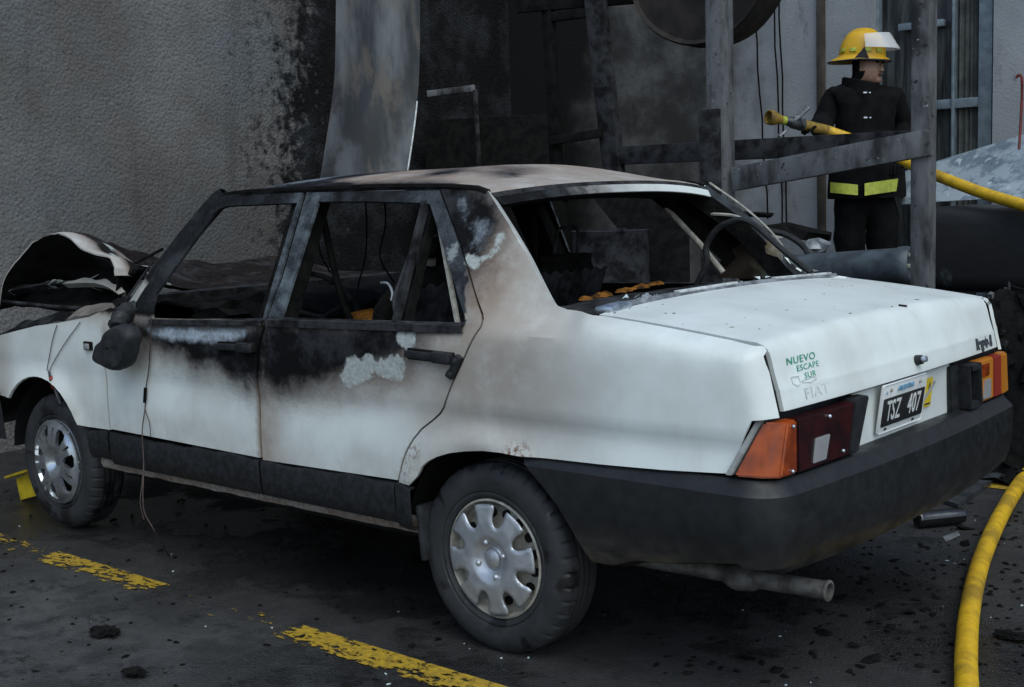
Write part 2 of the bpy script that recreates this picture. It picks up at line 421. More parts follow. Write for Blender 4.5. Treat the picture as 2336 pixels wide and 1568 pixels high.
# lower cladding on doors and wing, sill under them
def clad(name, x0, x1, parent, mirror=False, z0=.345, z1=.470):
    n = max(3, int((x1 - x0) / .05)); mb = MB(); rows = []
    for i in range(n + 1):
        x = x0 + (x1 - x0) * i / n; wav = .004 * math.sin(x * 9) + .003 * math.sin(x * 31)
        pr = [(.012, z1 + wav - .001), (-.007, z1 - .004 + wav), (-.011, z1 - .016), (-.009, z0 + .05), (-.004, z0 + .015), (.006, z0), (.03, z0 + .002)]
        ys = [S(x, .48) + a for a, _ in pr]
        rows.append([Vector((x, (WD - y) if mirror else y, z)) for y, (_, z) in zip(ys, pr)])
    mb.grid(rows); return mb.out(name, 'black_plastic', parent, solid=.003, split=50)
for m, (a, b) in enumerate(((fd, rd), (fdm, rdm))):
    clad('lower_cladding', -1.93, -1.011, a, m == 1); clad('lower_cladding', -1.001, -.352, b, m == 1)
    clad('wing_cladding', -2.085, -1.942, car, m == 1, .36); clad('arch_cladding', -.345, -.270, car, m == 1, .335, .474)
    mb = MB(); rows = []
    for i in range(40):
        x = -2.06 + 1.80 * i / 39; j = .004 * mnoise.noise(Vector((x * 14, 0, 3)))
        rows.append([Vector((x, (WD - y) if m else y, z)) for y, z in ((.06, .36), (.030, .352), (.026 + j, .335), (.034 + j, .314 + j), (.06, .306 + j), (.14, .31))])
    mb.grid(rows); o = mb.out('sill', ['paint', 'char'], car, solid=.004)
    add_att(o.data, [(-.05, -1, -.5, .55, .6, 0) for v in o.data.vertices])
# mud flap in front of the rear wheel
mb = MB(); mb.box((-.262, .065, .325), (.02, .12, .17), Euler((0, R(-6), 0)).to_matrix(), .006); mb.out('mud_flap', 'rubber', car)

# belt mouldings under the windows
def strip(name, path, wz, proud, mat, parent, sh=0.):
    mb = MB(); rows = []
    for x, z in path:
        y = S(x, z); rows.append([Vector((x, y + .006, z + wz)), Vector((x, y - proud, z + wz * .8)), Vector((x, y - proud, z - wz * .8)), Vector((x, y + .006, z - wz))])
    mb.grid(rows, closed_v=True); return mb.out(name, mat, parent, split=30)
def along(L, n=10): return [tuple(p) for p in spline([Vector((*side(u, v), 0)).to_2d().to_3d() for u, v in L], n)]
strip('belt_moulding', [p[:2] for p in along([(346, 734), (440, 736), (602, 737)])], .010, .012, 'char_grey', fd)
strip('belt_moulding', [p[:2] for p in along([(612, 737), (850, 744), (1000, 750), (1060, 749)])], .014, .014, 'char_grey', rd)

# window channels of the rear door: quarterlight divider and a bare rail
def p3(u, v, off=0.): x, z = side(u, v); return Vector((x, S(x, z) + off, z))
def bar(name, a, b, wd, dp, mat, parent, off=.0):
    mb = MB(); mb.beam(p3(*a, off), p3(*b, off), wd, dp, Vector((0, 1, 0))); return mb.out(name, mat, parent, split=30)
bar('quarterlight_divider', (968, 462), (900, 737), .020, .02, 'char_grey', rd, .006)
bar('quarterlight_divider', (980, 466), (915, 737), .008, .03, 'char', rd, .03)
bar('window_rail', (987, 484), (1034, 742), .012, .012, 'cream_steel', rd, .02)
mb = MB(); pts = [p3(*q, .02) for q in ((958, 480), (935, 560), (905, 640), (890, 690), (900, 737))]
mb.tube(spline(pts, 6), .009, 8); mb.out('window_seal', 'rubber', rd)
mb = MB(); mb.tube(spline([p3(*q, .05) for q in ((842, 648), (858, 650), (868, 670), (866, 690))], 6), .004, 6); mb.out('loose_cable', 'galv', rd)

# pillars behind the doors
def pillar(name, pts, wd, dp, off, mat='char'):
    for m in (0, 1):
        mb = MB(); P = [p3(*q, off) for q in pts]
        if m: P = [Vector((p.x, WD - p.y, p.z)) for p in P]
        for a, b in zip(P, P[1:]): mb.beam(a, b + (b - a).normalized() * .01, wd, dp, Vector((0, 1, 0)))
        mb.out(name, mat, car, split=30)
pillar('door_pillar', [(690, 445), (640, 620), (606, 735), (592, 860), (604, 1120)], .13, .06, .05)
pillar('rear_pillar_frame', [(1000, 450), (1060, 600), (1095, 720), (1050, 830)], .05, .05, .05)

# windscreen pillars
def lin(a, b, t): return a + (b - a) * t
for m in (0, 1):
    my = (lambda y: WD - y) if m else (lambda y: y)
    P0 = [p3(286, 712), p3(318, 664), p3(400, 552), p3(480, 456), p3(505, 437)]
    rows = []
    for q in spline(P0, 6):
        t = (q.z - .95) / .42
        rows.append([Vector((q.x + a, my(q.y + b), q.z + c)) for a, b, c in ((.035, .0, -.03), (-.008, .0, .006), (-.035, .022, .012), (-.04, .05, .004), (.02, .05, -.03))])
    mb = MB(); mb.grid(rows, closed_v=True); o = mb.out('windscreen_pillar', ['paint', 'char'], car, split=50)
    add_att(o.data, [(.08 if v.co.z > 1.06 else -.06, -1, -1, .3, 0, .75 * sm(1.02, 1.1, v.co.z) * .2) for v in o.data.vertices])

# roof
def roofedge(x): return 1.378 - .03 * sm(-.5, -.1, x) - .02 * sm(-1.2, -1.5, x)
def roofz(x, y):
    k = abs(y - YC) / .60; cr = .058 * (1 - min(1, k) ** 2.4)
    return roofedge(x) + cr * (1 - .55 * sm(-.45, -.08, x)) * (1 - .25 * sm(-1.0, -1.5, x)) + .004 * mnoise.noise(Vector((x * 3, y * 3, 1)))
mb = MB(); rows = []
NX, NY = 60, 34
for i in range(NX + 1):
    r = []
    for j in range(NY + 1):
        y = .222 + (WD - .444) * j / NY; k = (y - YC) / .6
        x0 = -1.50 + .07 * k * k; x1 = -.075 - .05 * k * k
        x = x0 + (x1 - x0) * i / NX
        z = roofz(x, y)
        if i == 0: z -= .012
        if i == NX: z -= .012
        if i == NX - 1: z -= .003
        if j in (0, NY): z -= .008
        r.append(Vector((x, y, z)))
    rows.append(r)
mb.grid(rows); roof = mb.out('roof', ['paint', 'char'], car, solid=.012)
def rburn(v):
    x, y = v.co.x, v.co.y
    n = mnoise.noise(Vector((x * 2.2, y * 2.2, .5))) * .5 + mnoise.noise(Vector((x * 6, y * 6, .5))) * .2
    so_ = min(.6, -.70 - x + .30 * (y - .5) + n) if x < -.25 else -.3
    so_ = max(so_, .05 - (y - .222) * 2.2 if y < .3 and x < -.3 else -1)
    return (so_ * .6, -.06 + .5 * max(0, min(.2, -.95 - x)) - abs(y - .42) * .3, -1, .86 + .14 * sm(-.2, -.6, x), 0, 0)  # second value (ash) paints a pale highlight streak near the roof's front edge
add_att(roof.data, [rburn(v) for v in roof.data.vertices])
roof['label'] = 'scorched tan roof, black with a painted pale sheen towards the front'
for m in (0, 1):                          # drip rails
    mb = MB(); rows = []
    for x, z, y in [(-1.475, 1.368, .245), (-1.45, 1.376, .240), (-1.40, 1.382, .236), (-1.3, 1.386, .232), (-1.0, 1.387, .230), (-.6, 1.385, .229), (-.3, 1.376, .226), (-.18, 1.366, .222), (-.13, 1.352, .218)]:
        Y = (lambda q: WD - q) if m else (lambda q: q)
        rows.append([Vector((x, Y(y + a), z + b)) for a, b in ((.012, -.002), (-.006, -.004), (-.008, -.014), (.0, -.020), (.012, -.02))])
    mb.grid(rows, closed_v=True); mb.out('drip_rail', 'char', car, split=60)
# rear screen header: dark channel and pale lip
def rearline(k, dx=0, dz=0): return [Vector((-.075 - .05 * q * q + dx, YC + .60 * q * k, roofedge(-.1) + .028 * (1 - abs(q) ** 2.4) + dz)) for q in [i / 10 - 1 for i in range(21)]]
def ribbon(name, A, B, mat, parent, solid=.004, att=None):
    mb = MB(); mb.grid([[a, b] for a, b in zip(A, B)]); o = mb.out(name, mat, parent, solid=solid)
    if att: add_att(o.data, [att(v) if callable(att) else att for v in o.data.vertices])
    return o
ribbon('rear_screen_channel', rearline(1.0, 0, -.008), rearline(.985, .012, -.022), 'char_grey', car)
ribbon('rear_screen_lip', rearline(.985, .014, -.020), rearline(.97, .032, -.044), ['paint', 'char'], car, att=lambda v: (.10 - (v.co.y - .22) * .28, -1, -1, .5 - .45 * (v.co.y - .2), 0, 0))
ribbon('rear_header', rearline(.96, .02, -.046), rearline(.90, -.10, -.06), 'char', car)
# pillar flanges of the rear screen
CP = [(1113, 436), (1160, 510), (1200, 578), (1225, 628), (1252, 680), (1268, 697), (1290, 706)]
for m in (0, 1):
    A = []; B = []; C = []
    for q in CP:
        a = p3(*q); A.append(Vector((a.x, a.y + .002, a.z + .001))); B.append(Vector((a.x - .004, a.y + .032, a.z - .014))); C.append(Vector((a.x - .06, a.y + .05, a.z - .05)))
    if m: A, B, C = [[Vector((p.x, WD - p.y, p.z)) for p in L] for L in (A, B, C)]
    ribbon('rear_screen_flange', spline(A, 4), spline(B, 4), ['paint', 'char'], car, att=((-.09, -1, -1, .25, 0, 0) if not m else (.1, -1, -1, .5, 0, .4)))
    ribbon('rear_screen_reveal', spline(B, 4), spline(C, 4), 'char', car)
    if m:
        mb = MB(); mb.tube(spline([p + Vector((.01, .005, .008)) for p in A], 4), .0045, 8); mb.out('rear_screen_bead', 'cream_steel', car)

# boot lid
prof = [(x, deckz(x) + .001) for x in (.355, .42, .50, .58, .66, .74, .80)] + [(.835, .9535), (.852, .948), (.864, .939), (.872, .927), (.877, .912), (.886, .878), (.897, .842), (.8995, .838), (.9005, .832), (.905, .812), (.910, .792), (.9105, .786)]
mb = MB(); rows = []
NJ = 48
for x, z in prof:
    r = []
    for j in range(NJ + 1):
        t = j / NJ; y = .111 + (WD - .222) * t; k = abs(2 * t - 1)
        top = sm(.89, .95, z); crown = .020 * (1 - k ** 2.2); edge = .002 * sm(.97, 1, k)
        r.append(Vector((x + (1 - top) * (crown * .9 - edge * .6), y, z + top * (crown - edge))))
    rows.append(r)
mb.grid(rows); lid = mb.out('boot_lid', ['paint', 'char'], car, solid=.012)
add_att(lid.data, [(-1, -1, -1, .06 * sm(.6, .35, v.co.x), 0, 0) for v in lid.data.vertices])
lid['label'] = 'clean white boot lid dotted with specks of ash'
# scuttle between lid and screen, trim strip
def crn(y): return .016 * (1 - (abs(y - YC) / .72) ** 2)
mb = MB(); mb.grid([[Vector((x, .13 + 1.39 * j / 20, z + crn(.13 + 1.39 * j / 20) + .006 * mnoise.noise(Vector((x * 20, j * .8, 1))))) for x, z in ((.345, 1.000), (.30, 1.000), (.22, .998), (.12, .996), (.06, .992), (.02, .95))] for j in range(21)])
mb.out('parcel_shelf', 'char_grey', car, solid=.01)
mb = MB(); ys = [.17 + 1.365 * j / 20 for j in range(21)]
mb.grid([[Vector((.330 + a, y, 1.012 + crn(y) * .9 + b)) for a, b in ((-.016, -.004), (-.014, .006), (.010, .008), (.018, -.004))] for y in ys], closed_v=True)
tr = mb.out('rear_screen_trim', 'galv', car, split=30)
tr['label'] = 'long bright metal trim strip, loose along the rear screen base'
for a, b in ((.52, .86), (1.10, 1.50)):
    mb = MB(); mb.beam((.334, a, 1.020 + crn(a) * .9), (.332, b, 1.020 + crn(b) * .9), .020, .008, bev=.002); mb.out('bright_insert', 'white_trim', tr)
mb = MB(); mb.beam((.345, .135, 1.010), (.342, .25, 1.018), .05, .022, bev=.006); mb.out('trim_end', 'chrome', tr)
mb = MB(); mb.box((.335, .36, 1.022), (.02, .035, .03), Euler((0, .3, .2)).to_matrix(), .004); mb.out('trim_clip', 'galv', tr)
fa, fb = at(1322, 683, 2, 1.004), at(1512, 642, 2, 1.012)
for t0, t1 in ((0, .20), (.14, .34), (.40, .66), (.60, .82), (.80, 1.)):   # orange burnt foam along the shelf edge
    mb = MB(); rows = []; sl_ = (fb - fa).normalized(); sn_ = Vector((-sl_.y, sl_.x, 0))
    for k in range(25):
        t = k / 24; q_ = fa.lerp(fb, lin(t0, t1, t)); e_ = math.sin(t * math.pi) ** .4; n_ = abs(mnoise.noise(q_ * 38)) + .4 * abs(mnoise.noise(q_ * 90)); wd_ = (.008 + .018 * n_) * e_; h_ = (.004 + .013 * n_) * e_
        rows.append([q_ + sn_ * wd_ * a + Vector((0, 0, h_ * b - .004)) for a, b in ((-1.3, -.3), (-1., .4), (-.3, .9), (.3, 1.), (1., .5), (1.4, -.3))])
    mb.grid(rows); mb.out('burnt_foam', 'burnt_foam', car, split=60)
for k in range(26):
    mb = MB(); c = Vector((.295 + random.uniform(-.02, .012), random.choice((random.uniform(.3, .5), random.uniform(.75, 1.5))), 1.018 + random.uniform(0, .008))); s_ = random.uniform(.008, .018)
    q = [c + Vector((random.uniform(-s_, s_), random.uniform(-s_, s_), random.uniform(0, s_))) for _ in range(4)]
    bmesh.ops.convex_hull(mb.bm, input=[mb.bm.verts.new(p) for p in q]); mb.out('glass_shard', 'glass_bits', car, smooth=False)
# quarter top behind the rear side glass (covers shell), inner boot void
mb = MB(); mb.box((.58, YC, .78), (.50, 1.42, .34)); mb.out('boot_liner', 'dark_void', car)
for m in (0, 1):
    mb = MB(); rows = [[Vector((x - dx, (WD - y) if m else y, z - dz)) for y in (.075, .15)] for x, z in prof for dx, dz in [((0, .016) if z > .945 else (.016, .004))]]
    mb.grid(rows); mb.out('boot_gutter', 'dark_void', car, solid=.003)

# tail panel between lamps and lamps themselves
mb = MB(); mb.grid([[Vector((x, .50 + .65 * j / 6, z)) for x, z in ((.88, .79), (.905, .775), (.902, .70), (.900, .62))] for j in range(7)])
o = mb.out('tail_panel', ['paint', 'char'], car, solid=.008); add_att(o.data, [(-1, -1, -1, .08, 0, 0)] * len(o.data.vertices))
mb = MB(); mb.box((.86, YC, .70), (.05, 1.52, .17)); mb.out('tail_frame', 'black_plastic', car)
g = G('lens_orange'); g.set(color=g.mix(g.ramp(g.noise(14, 4), .35, .65), (.33, .055, .006), (.15, .024, .006)), rough=.22, spec=.5, normal=g.bump(g.noise(90, 2, stretch=(1, 1, 6)), .1, .002)); M['lens_orange'] = g.m
g = G('lens_red'); g.set(color=g.mix(g.ramp(g.noise(14, 4), .35, .65), (.032, .005, .006), (.012, .004, .005)), rough=.25, spec=.5); M['lens_red'] = g.m
g = G('lens_red_pale'); g.set(color=(.24, .03, .02), rough=.3); M['lens_red_pale'] = g.m
g = G('lens_clear'); g.set(color=g.mix(g.noise(30, 3), (.30, .31, .31), (.20, .20, .20)), rough=.25); M['lens_clear'] = g.m
g = G('lens_amber'); g.set(color=(.46, .17, .02), rough=.3); M['lens_amber'] = g.m
simple('board_bezel', (.30, .31, .30), (.20, .205, .20), .6, 0, 30)
def lamp(m):
    Y = (lambda y: WD - y) if m else (lambda y: y)
    e = empty('tail_lamp', (.9, Y(.25), .70)); e.parent = car; e.matrix_parent_inverse = car.matrix_world.inverted()
    e['label'] = 'tail lamp with amber corner and bare bulb housing' if m else 'tail lamp with orange corner, dark red lens and white reversing panel'
    def prism(name, top, bot, z0, z1, mat, bev=.004):    # plan polygons at bottom and top
        mb = MB(); a = [mb.bm.verts.new((x, Y(y), z0)) for x, y in bot]; b = [mb.bm.verts.new((x, Y(y), z1)) for x, y in top]
        mb.bm.faces.new(a); mb.bm.faces.new(b); n = len(a)
        for i in range(n): mb.bm.faces.new([a[i], a[(i + 1) % n], b[(i + 1) % n], b[i]])
        bmesh.ops.recalc_face_normals(mb.bm, faces=mb.bm.faces)
        bmesh.ops.bevel(mb.bm, geom=list(mb.bm.edges), offset=bev, segments=2, affect='EDGES')
        return mb.out(name, mat, e)
    prism('corner_lens', [(.885, .05), (.918, .060), (.934, .085), (.936, .128), (.90, .128)], [(.822, .012), (.895, .028), (.930, .055), (.938, .126), (.90, .126)], .632, .766, 'lens_orange' if not m else 'lens_amber', .005)
    prism('lamp_bezel', [(.868, .046), (.884, .049), (.884, .10), (.868, .10)], [(.803, .008), (.820, .011), (.82, .10), (.803, .10)], .634, .770, 'board_bezel', .002)
    if not m:
        prism('brake_lens', [(.90, .131), (.936, .131), (.942, .43), (.90, .43)], [(.90, .129), (.938, .129), (.944, .39), (.90, .39)], .632, .766, 'lens_red')
        prism('reversing_lens', [(.92, .215), (.9445, .215), (.9455, .285), (.92, .285)], [(.92, .200), (.9450, .200), (.946, .262), (.92, .262)], .644, .705, 'lens_clear', .002)
        prism('lamp_end', [(.90, .433), (.946, .433), (.946, .51), (.90, .52)], [(.90, .393), (.948, .393), (.948, .44), (.90, .455)], .632, .772, 'black_plastic')
        for y, z in ((.105, .752), (.10, .642), (.285, .750), (.36, .648)):
            mb = MB(); bmesh.ops.create_uvsphere(mb.bm, u_segments=10, v_segments=6, radius=.0055, matrix=Matrix.Translation((.938 + (.005 if y > .2 else 0), y, z))); mb.out('screw', 'chrome', e)
    else:
        prism('brake_lens', [(.90, .131), (.932, .131), (.934, .20), (.90, .20)], [(.90, .129), (.934, .129), (.936, .20), (.90, .20)], .632, .766, 'lens_red_pale')
        prism('inner_lens', [(.90, .203), (.932, .203), (.934, .34), (.90, .34)], [(.90, .203), (.934, .203), (.936, .34), (.90, .34)], .632, .766, 'lens_amber')
        prism('amber_pane', [(.92, .25), (.938, .25), (.9385, .338), (.92, .338)], [(.92, .25), (.938, .25), (.9385, .338), (.92, .338)], .712, .752, 'lens_orange', .002)
        prism('reversing_lens', [(.92, .235), (.9385, .235), (.939, .285), (.92, .285)], [(.92, .24), (.9405, .24), (.941, .30), (.92, .30)], .640, .70, 'lens_clear', .002)
        prism('lamp_end', [(.89, .45), (.915, .45), (.915, .52), (.89, .52)], [(.89, .42), (.915, .42), (.915, .50), (.89, .50)], .620, .770, 'black_plastic')
        for a, b, z0, z1 in ((.345, .362, .628, .766), (.435, .452, .628, .766), (.362, .435, .745, .766), (.362, .435, .626, .648)):
            prism('housing_frame', [(.90, a), (.948, a), (.948, b), (.90, b)], [(.90, a - .012), (.950, a - .012), (.950, b - .012), (.90, b - .012)], z0, z1, 'black_plastic', .003)
        prism('reflector', [(.90, .37), (.922, .37), (.922, .43), (.90, .43)], [(.90, .36), (.922, .36), (.922, .42), (.90, .42)], .655, .742, 'lens_clear', .002)
lamp(0); lamp(1)

# rear bumper: one moulded sweep, cut to the wheel arch
def bump_path(n=90):
    pts = []
    for i in range(26): pts.append((0, i / 25))
    return pts
mb = MB()
AR = [(.625, .140), (.604, .153), (.556, .214), (.47, .304), (.381, .361), (.335, .388), (.30, .40)]
def arch_x(z):
    for (z0, x0), (z1, x1) in zip(AR, AR[1:]):
        if z1 <= z <= z0: return x0 + (x1 - x0) * (z0 - z) / (z0 - z1)
    return AR[-1][1] if z < .3 else AR[0][1]
rows = []
PROF = [(.085, .626), (.034, .625), (.028, .623), (.001, .594), (-.004, .588), (-.005, .54), (-.003, .49), (.004, .44), (.016, .405), (.040, None), (.085, None)]
def bsum(t):                              # plan path, t 0..1 on the near half: point and inward normal
    ca = Vector((.845, .103)); r = .105
    if t < .5: return Vector((lin(0, .845, t / .5), -.002)), Vector((0, 1)), t / .5
    if t < .75:
        a = (t - .5) / .25 * math.pi / 2; return ca + Vector((math.sin(a) * r, -math.cos(a) * r)), Vector((-math.sin(a), math.cos(a))), 1
    s_ = (t - .75) / .25; y = lin(.103, YC, s_); return Vector((.950 + .028 * (1 - (1 - s_) ** 2), y)), Vector((-1, 0)), 1
T = [i / 60 * .5 for i in range(60)] + [.5 + i / 24 * .25 for i in range(24)] + [.75 + i / 16 * .25 for i in range(17)]
for d, z in PROF:
    r = []
    for t in T:
        q, nrm, s_ = bsum(t)
        def zb(x): return .322 + .03 * sm(.42, .55, x) + .045 * sm(.5, .9, x) if t < .5 else .397 - .035 * sm(.5, .9, t)
        if t < .5:
            zz = z if z is not None else 0
            for _ in range(4):
                x0 = arch_x(zz); x = lin(x0, .845, s_)
                zz = z if z is not None else zb(x) + (.012 if d < .05 else 0)
                if z is not None and z < .45: zz = max(z * 1 - .06 * (1 - sm(.4, .8, x)), zb(x) + .02)
            q = Vector((x, q.y))
        else: zz = z if z is not None else zb(q.x) + (.008 if d < .05 else 0)
        w_ = q + nrm * d; r.append((w_.x, w_.y, zz))
    rows.append([Vector(p) for p in r] + [Vector((p[0], WD - p[1], p[2])) for p in r[::-1][1:]])
mb.grid(rows)
g = G('bumper_plastic'); nz = g.noise(14, 6, .65); X = g.xyz()
dust = g.math('MULTIPLY', g.ramp(X[2], .47, .36), g.ramp(g.noise(9, 6, .6, stretch=(1, 1, 2.5)), .3, .75))
c = g.mix(g.ramp(nz, .25, .75), (.007, .0075, .008), (.0125, .0135, .015)); c = g.mix(g.ramp(g.noise(170, 3, .7, seed=3), .60, .72, 0, .5), c, (.035, .037, .04)); c = g.mix(dust, c, (.060, .053, .044))
g.set(color=c, rough=g.ramp(g.noise(30, 5), .3, .7, .38, .55), spec=.42, normal=g.bump(g.noise(260, 2), .25, .001)); M['bumper'] = g.m
mb.out('rear_bumper', 'bumper', car, solid=.006, split=24)['label'] = 'large black plastic rear bumper wrapping to the wheel arch'
# plate
pl = empty('number_plate', (.92, .77, .71)); pl.parent = car; pl.matrix_parent_inverse = car.matrix_world.inverted()
pl['label'] = 'black number plate in a white frame reading TSZ 407'
PM = Matrix.Translation((.922, .770, .712)) @ Euler((0, R(8), 0)).to_matrix().to_4x4() @ Euler((R(90), 0, R(90))).to_matrix().to_4x4()
def plate_box(name, cx, cy, w_, h, d, z, mat, bev=.003):
    mb = MB(); mb.box((cx, cy, z), (w_, h, d), None, bev); mb.bm.transform(PM); return mb.out(name, mat, pl)
g = G('plate_white'); g.set(color=g.mix(g.noise(20, 5), (.55, .57, .56), (.68, .70, .69)), rough=.4); M['plate_white'] = g.m
g = G('plate_black'); g.set(color=g.mix(g.noise(40, 5), (.008, .008, .009), (.02, .02, .02)), rough=.45); M['plate_black'] = g.m
for nm, c_ in (('ink_blue', (.13, .33, .52)), ('ink_green', (.03, .30, .19)), ('ink_yellow', (.62, .45, .02)), ('ink_grey', (.34, .35, .34)), ('badge_grey', (.045, .05, .055)), ('ghost', (.62, .67, .655))):
    simple(nm, c_, tuple(v * .8 for v in c_), .5, 0, 60)
plate_box('frame', 0, 0, .292, .138, .004, 0, 'plate_white', .006); plate_box('plate', .002, -.010, .272, .080, .004, .003, 'plate_black', .004)
FONTC = {}
def text(name, body, size, loc, rotm, mat, parent, sx=1., depth=.0008, spacing=1.0, align='CENTER', shear=0., bold=0.):
    cu = bpy.data.curves.new(name, 'FONT'); cu.body = body; cu.size = size; cu.align_x = align; cu.align_y = 'CENTER'; cu.extrude = depth; cu.space_character = spacing; cu.shear = shear; cu.offset = bold; cu.resolution_u = 3
    t = bpy.data.objects.new(name, cu); COL.objects.link(t); dg = bpy.context.evaluated_depsgraph_get(); dg.update()
    me = bpy.data.meshes.new_from_object(t.evaluated_get(dg)); bpy.data.objects.remove(t); bpy.data.curves.remove(cu)
    me.transform(Matrix.Translation(loc) @ rotm @ Matrix.Diagonal((sx, 1, 1, 1))); me.materials.clear(); me.materials.append(M[mat])
    o = bpy.data.objects.new(name, me); COL.objects.link(o); o.parent = parent; o.matrix_parent_inverse = parent.matrix_world.inverted(); return o
I4 = Matrix()
def ptext(name, body, size, x, y, mat, sx, sp=1., bold=0.):
    o = text(name, body, size, (x, y, .0058), I4, mat, pl, sx, .0006, sp, bold=bold); o.data.transform(PM); return o
ptext('plate_letters', 'TSZ', .082, -.068, -.010, 'plate_white', .62, 1.08, .0008); ptext('plate_digits', '407', .082, .070, -.010, 'plate_white', .66, 1.08, .0008)
ptext('plate_country', 'ARGENTINA', .020, .000, .050, 'ink_blue', .95, 1., .0004); ptext('plate_mark', '4', .016, -.125, .047, 'ink_blue', 1.)
for x, y in ((-.095, .052), (.10, .052)):
    mb = MB(); bmesh.ops.create_uvsphere(mb.bm, u_segments=10, v_segments=6, radius=.006, matrix=Matrix.Translation((x, y, .002))); mb.bm.transform(PM); mb.out('plate_screw', 'cream_steel', pl)
for x in (-.10, .085): plate_box('slot', x, -.060, .016, .007, .001, .0022, 'plate_black', .0)
# yellow sticker beside the plate
TM = lambda x, y, z, tilt=0: Matrix.Translation((x, y, z)) @ Euler((0, R(tilt), 0)).to_matrix().to_4x4() @ Euler((R(90), 0, R(90))).to_matrix().to_4x4()
st = empty('tail_sticker', (.905, .99, .71)); st.parent = car; st.matrix_parent_inverse = car.matrix_world.inverted()
Q = TM(.9055, .985, .712, 1)
for nm, P_, mt, z in (('yellow_field', [(-.032, -.042), (.018, -.042), (.034, .042), (-.012, .042)], 'ink_yellow', .0022), ('grey_stripe', [(-.05, -.02), (-.04, -.028), (.052, .022), (.046, .032)], 'ink_grey', .0034), ('mark_upper', [(-.002, .010), (.014, .018), (.01, .032)], 'badge_grey', .0034), ('mark_lower', [(-.028, -.036), (.012, -.036), (.012, -.031), (-.028, -.031)], 'badge_grey', .0034)):
    mb = MB(); mb.poly([Vector((a, b, z)) for a, b in P_], (0, 0, .0008)); mb.bm.transform(Q); mb.out(nm, mt, st, smooth=False)
# writing on the boot lid
def lidm(y, z):                           # frame lying on the lid's rear face
    k = abs(2 * (y - .105) / (WD - .21) - 1); cr = .018 * (1 - k ** 2.2)
    pr = sorted(prof, key=lambda q: q[1])
    for (x0, z0), (x1, z1) in zip(pr, pr[1:]):
        if z0 <= z <= z1 and z < .93: return TM(x0 + (x1 - x0) * (z - z0) / (z1 - z0) + cr + .0008, y, z, math.degrees(math.atan2(x1 - x0, z1 - z0)) * 1.0), None
def ltext(name, body, size, y, z, mat, sx=1., yaw=0, **k):
    m, _ = lidm(y, z); kk = (2 * (y - .105) / (WD - .21) - 1); sl = .018 * 2.2 * abs(kk) ** 1.2 * (-1 if kk > 0 else 1) * 2 / (WD - .21)
    return text(name, body, size, (0, 0, 0), Euler((0, -math.atan(sl), 0)).to_matrix().to_4x4(), mat, lid, sx, .0003, **k), m
def fitw(o, w_):
    xs = [v.co.x for v in o.data.vertices]; k = w_ / (max(xs) - min(xs)); o.data.transform(Matrix.Diagonal((k, 1, 1, 1)))
for body, size, y, z, w_ in (('NUEVO', .026, .238, .899, .142), ('ESCAPE', .021, .262, .878, .112), ('SUR', .021, .262, .857, .056)):
    o, m = ltext('sticker_lettering', body, size, y, z, 'ink_green', 1., shear=.15, bold=.0, spacing=1.1); fitw(o, w_); o.data.transform(m)
o, m = ltext('ghost_lettering', 'FIAT', .040, .275, .814, 'ghost', .95, spacing=1.1); fitw(o, .118); o.data.transform(m)
for P_ in ([(.172, .846), (.172, .862), (.205, .860), (.207, .842), (.19, .838)], [(.215, .847), (.275, .851), (.288, .845), (.255, .839), (.218, .842)]):
    mb = MB()
    for a, b in zip(P_, P_[1:] + P_[:1]):
        A, B = [lidm(*q)[0] @ Vector((0, 0, .0012)) for q in (a, b)]; mb.beam(A, B, .0014, .0014, Vector((1, 0, 0)))
    mb.out('sticker_drawing', 'ghost', lid, smooth=False)
o, m = ltext('model_badge', 'Regata S', .044, 1.415, .812, 'badge_grey', 1.0, shear=.3, bold=.004); o.data.transform(m)
mb = MB(); m, _ = lidm(.868, .822)
bmesh.ops.create_cone(mb.bm, cap_ends=True, segments=20, radius1=.016, radius2=.013, depth=.02, matrix=Matrix.Translation((0, 0, .008))); mb.bm.transform(m); lk = mb.out('boot_lock', 'black_plastic', lid)
mb = MB(); bmesh.ops.create_cone(mb.bm, cap_ends=True, segments=18, radius1=.0105, radius2=.009, depth=.03, matrix=Matrix.Translation((0, 0, .016))); mb.bm.transform(m); mb.out('lock_barrel', 'chrome', lk)
# specks of ash lying on the lid
for k in range(34):
    x = random.uniform(.37, .84); y = random.uniform(.14, 1.5); pr = prof
    z = next(z0 + (z1 - z0) * (x - x0) / (x1 - x0) for (x0, z0), (x1, z1) in zip(pr, pr[1:]) if x0 <= x <= x1)
    kk = abs(2 * (y - .105) / (WD - .21) - 1); z += .020 * (1 - kk ** 2.2); s_ = random.choice((.002, .0025, .003, .0045))
    mb = MB(); bmesh.ops.create_icosphere(mb.bm, subdivisions=1, radius=1)
    a = random.uniform(0, 3); st_ = random.uniform(.8, 2.6)
    for v in mb.bm.verts:
        p = v.co; v.co = Vector((x + (p.x * st_ * math.cos(a) - p.y * math.sin(a)) * s_, y + (p.x * st_ * math.sin(a) + p.y * math.cos(a)) * s_, z + p.z * s_ * .35))
    mb.out('ash_speck', random.choice(('char', 'char_grey', 'cream_steel', 'galv')), lid)
for (x, y, a) in ((.842, .93, .5), ):
    mb = MB(); mb.beam((x, y, .974), (x + .012, y + .022, .970), .008, .005); mb.out('metal_scrap', 'char_grey', lid)

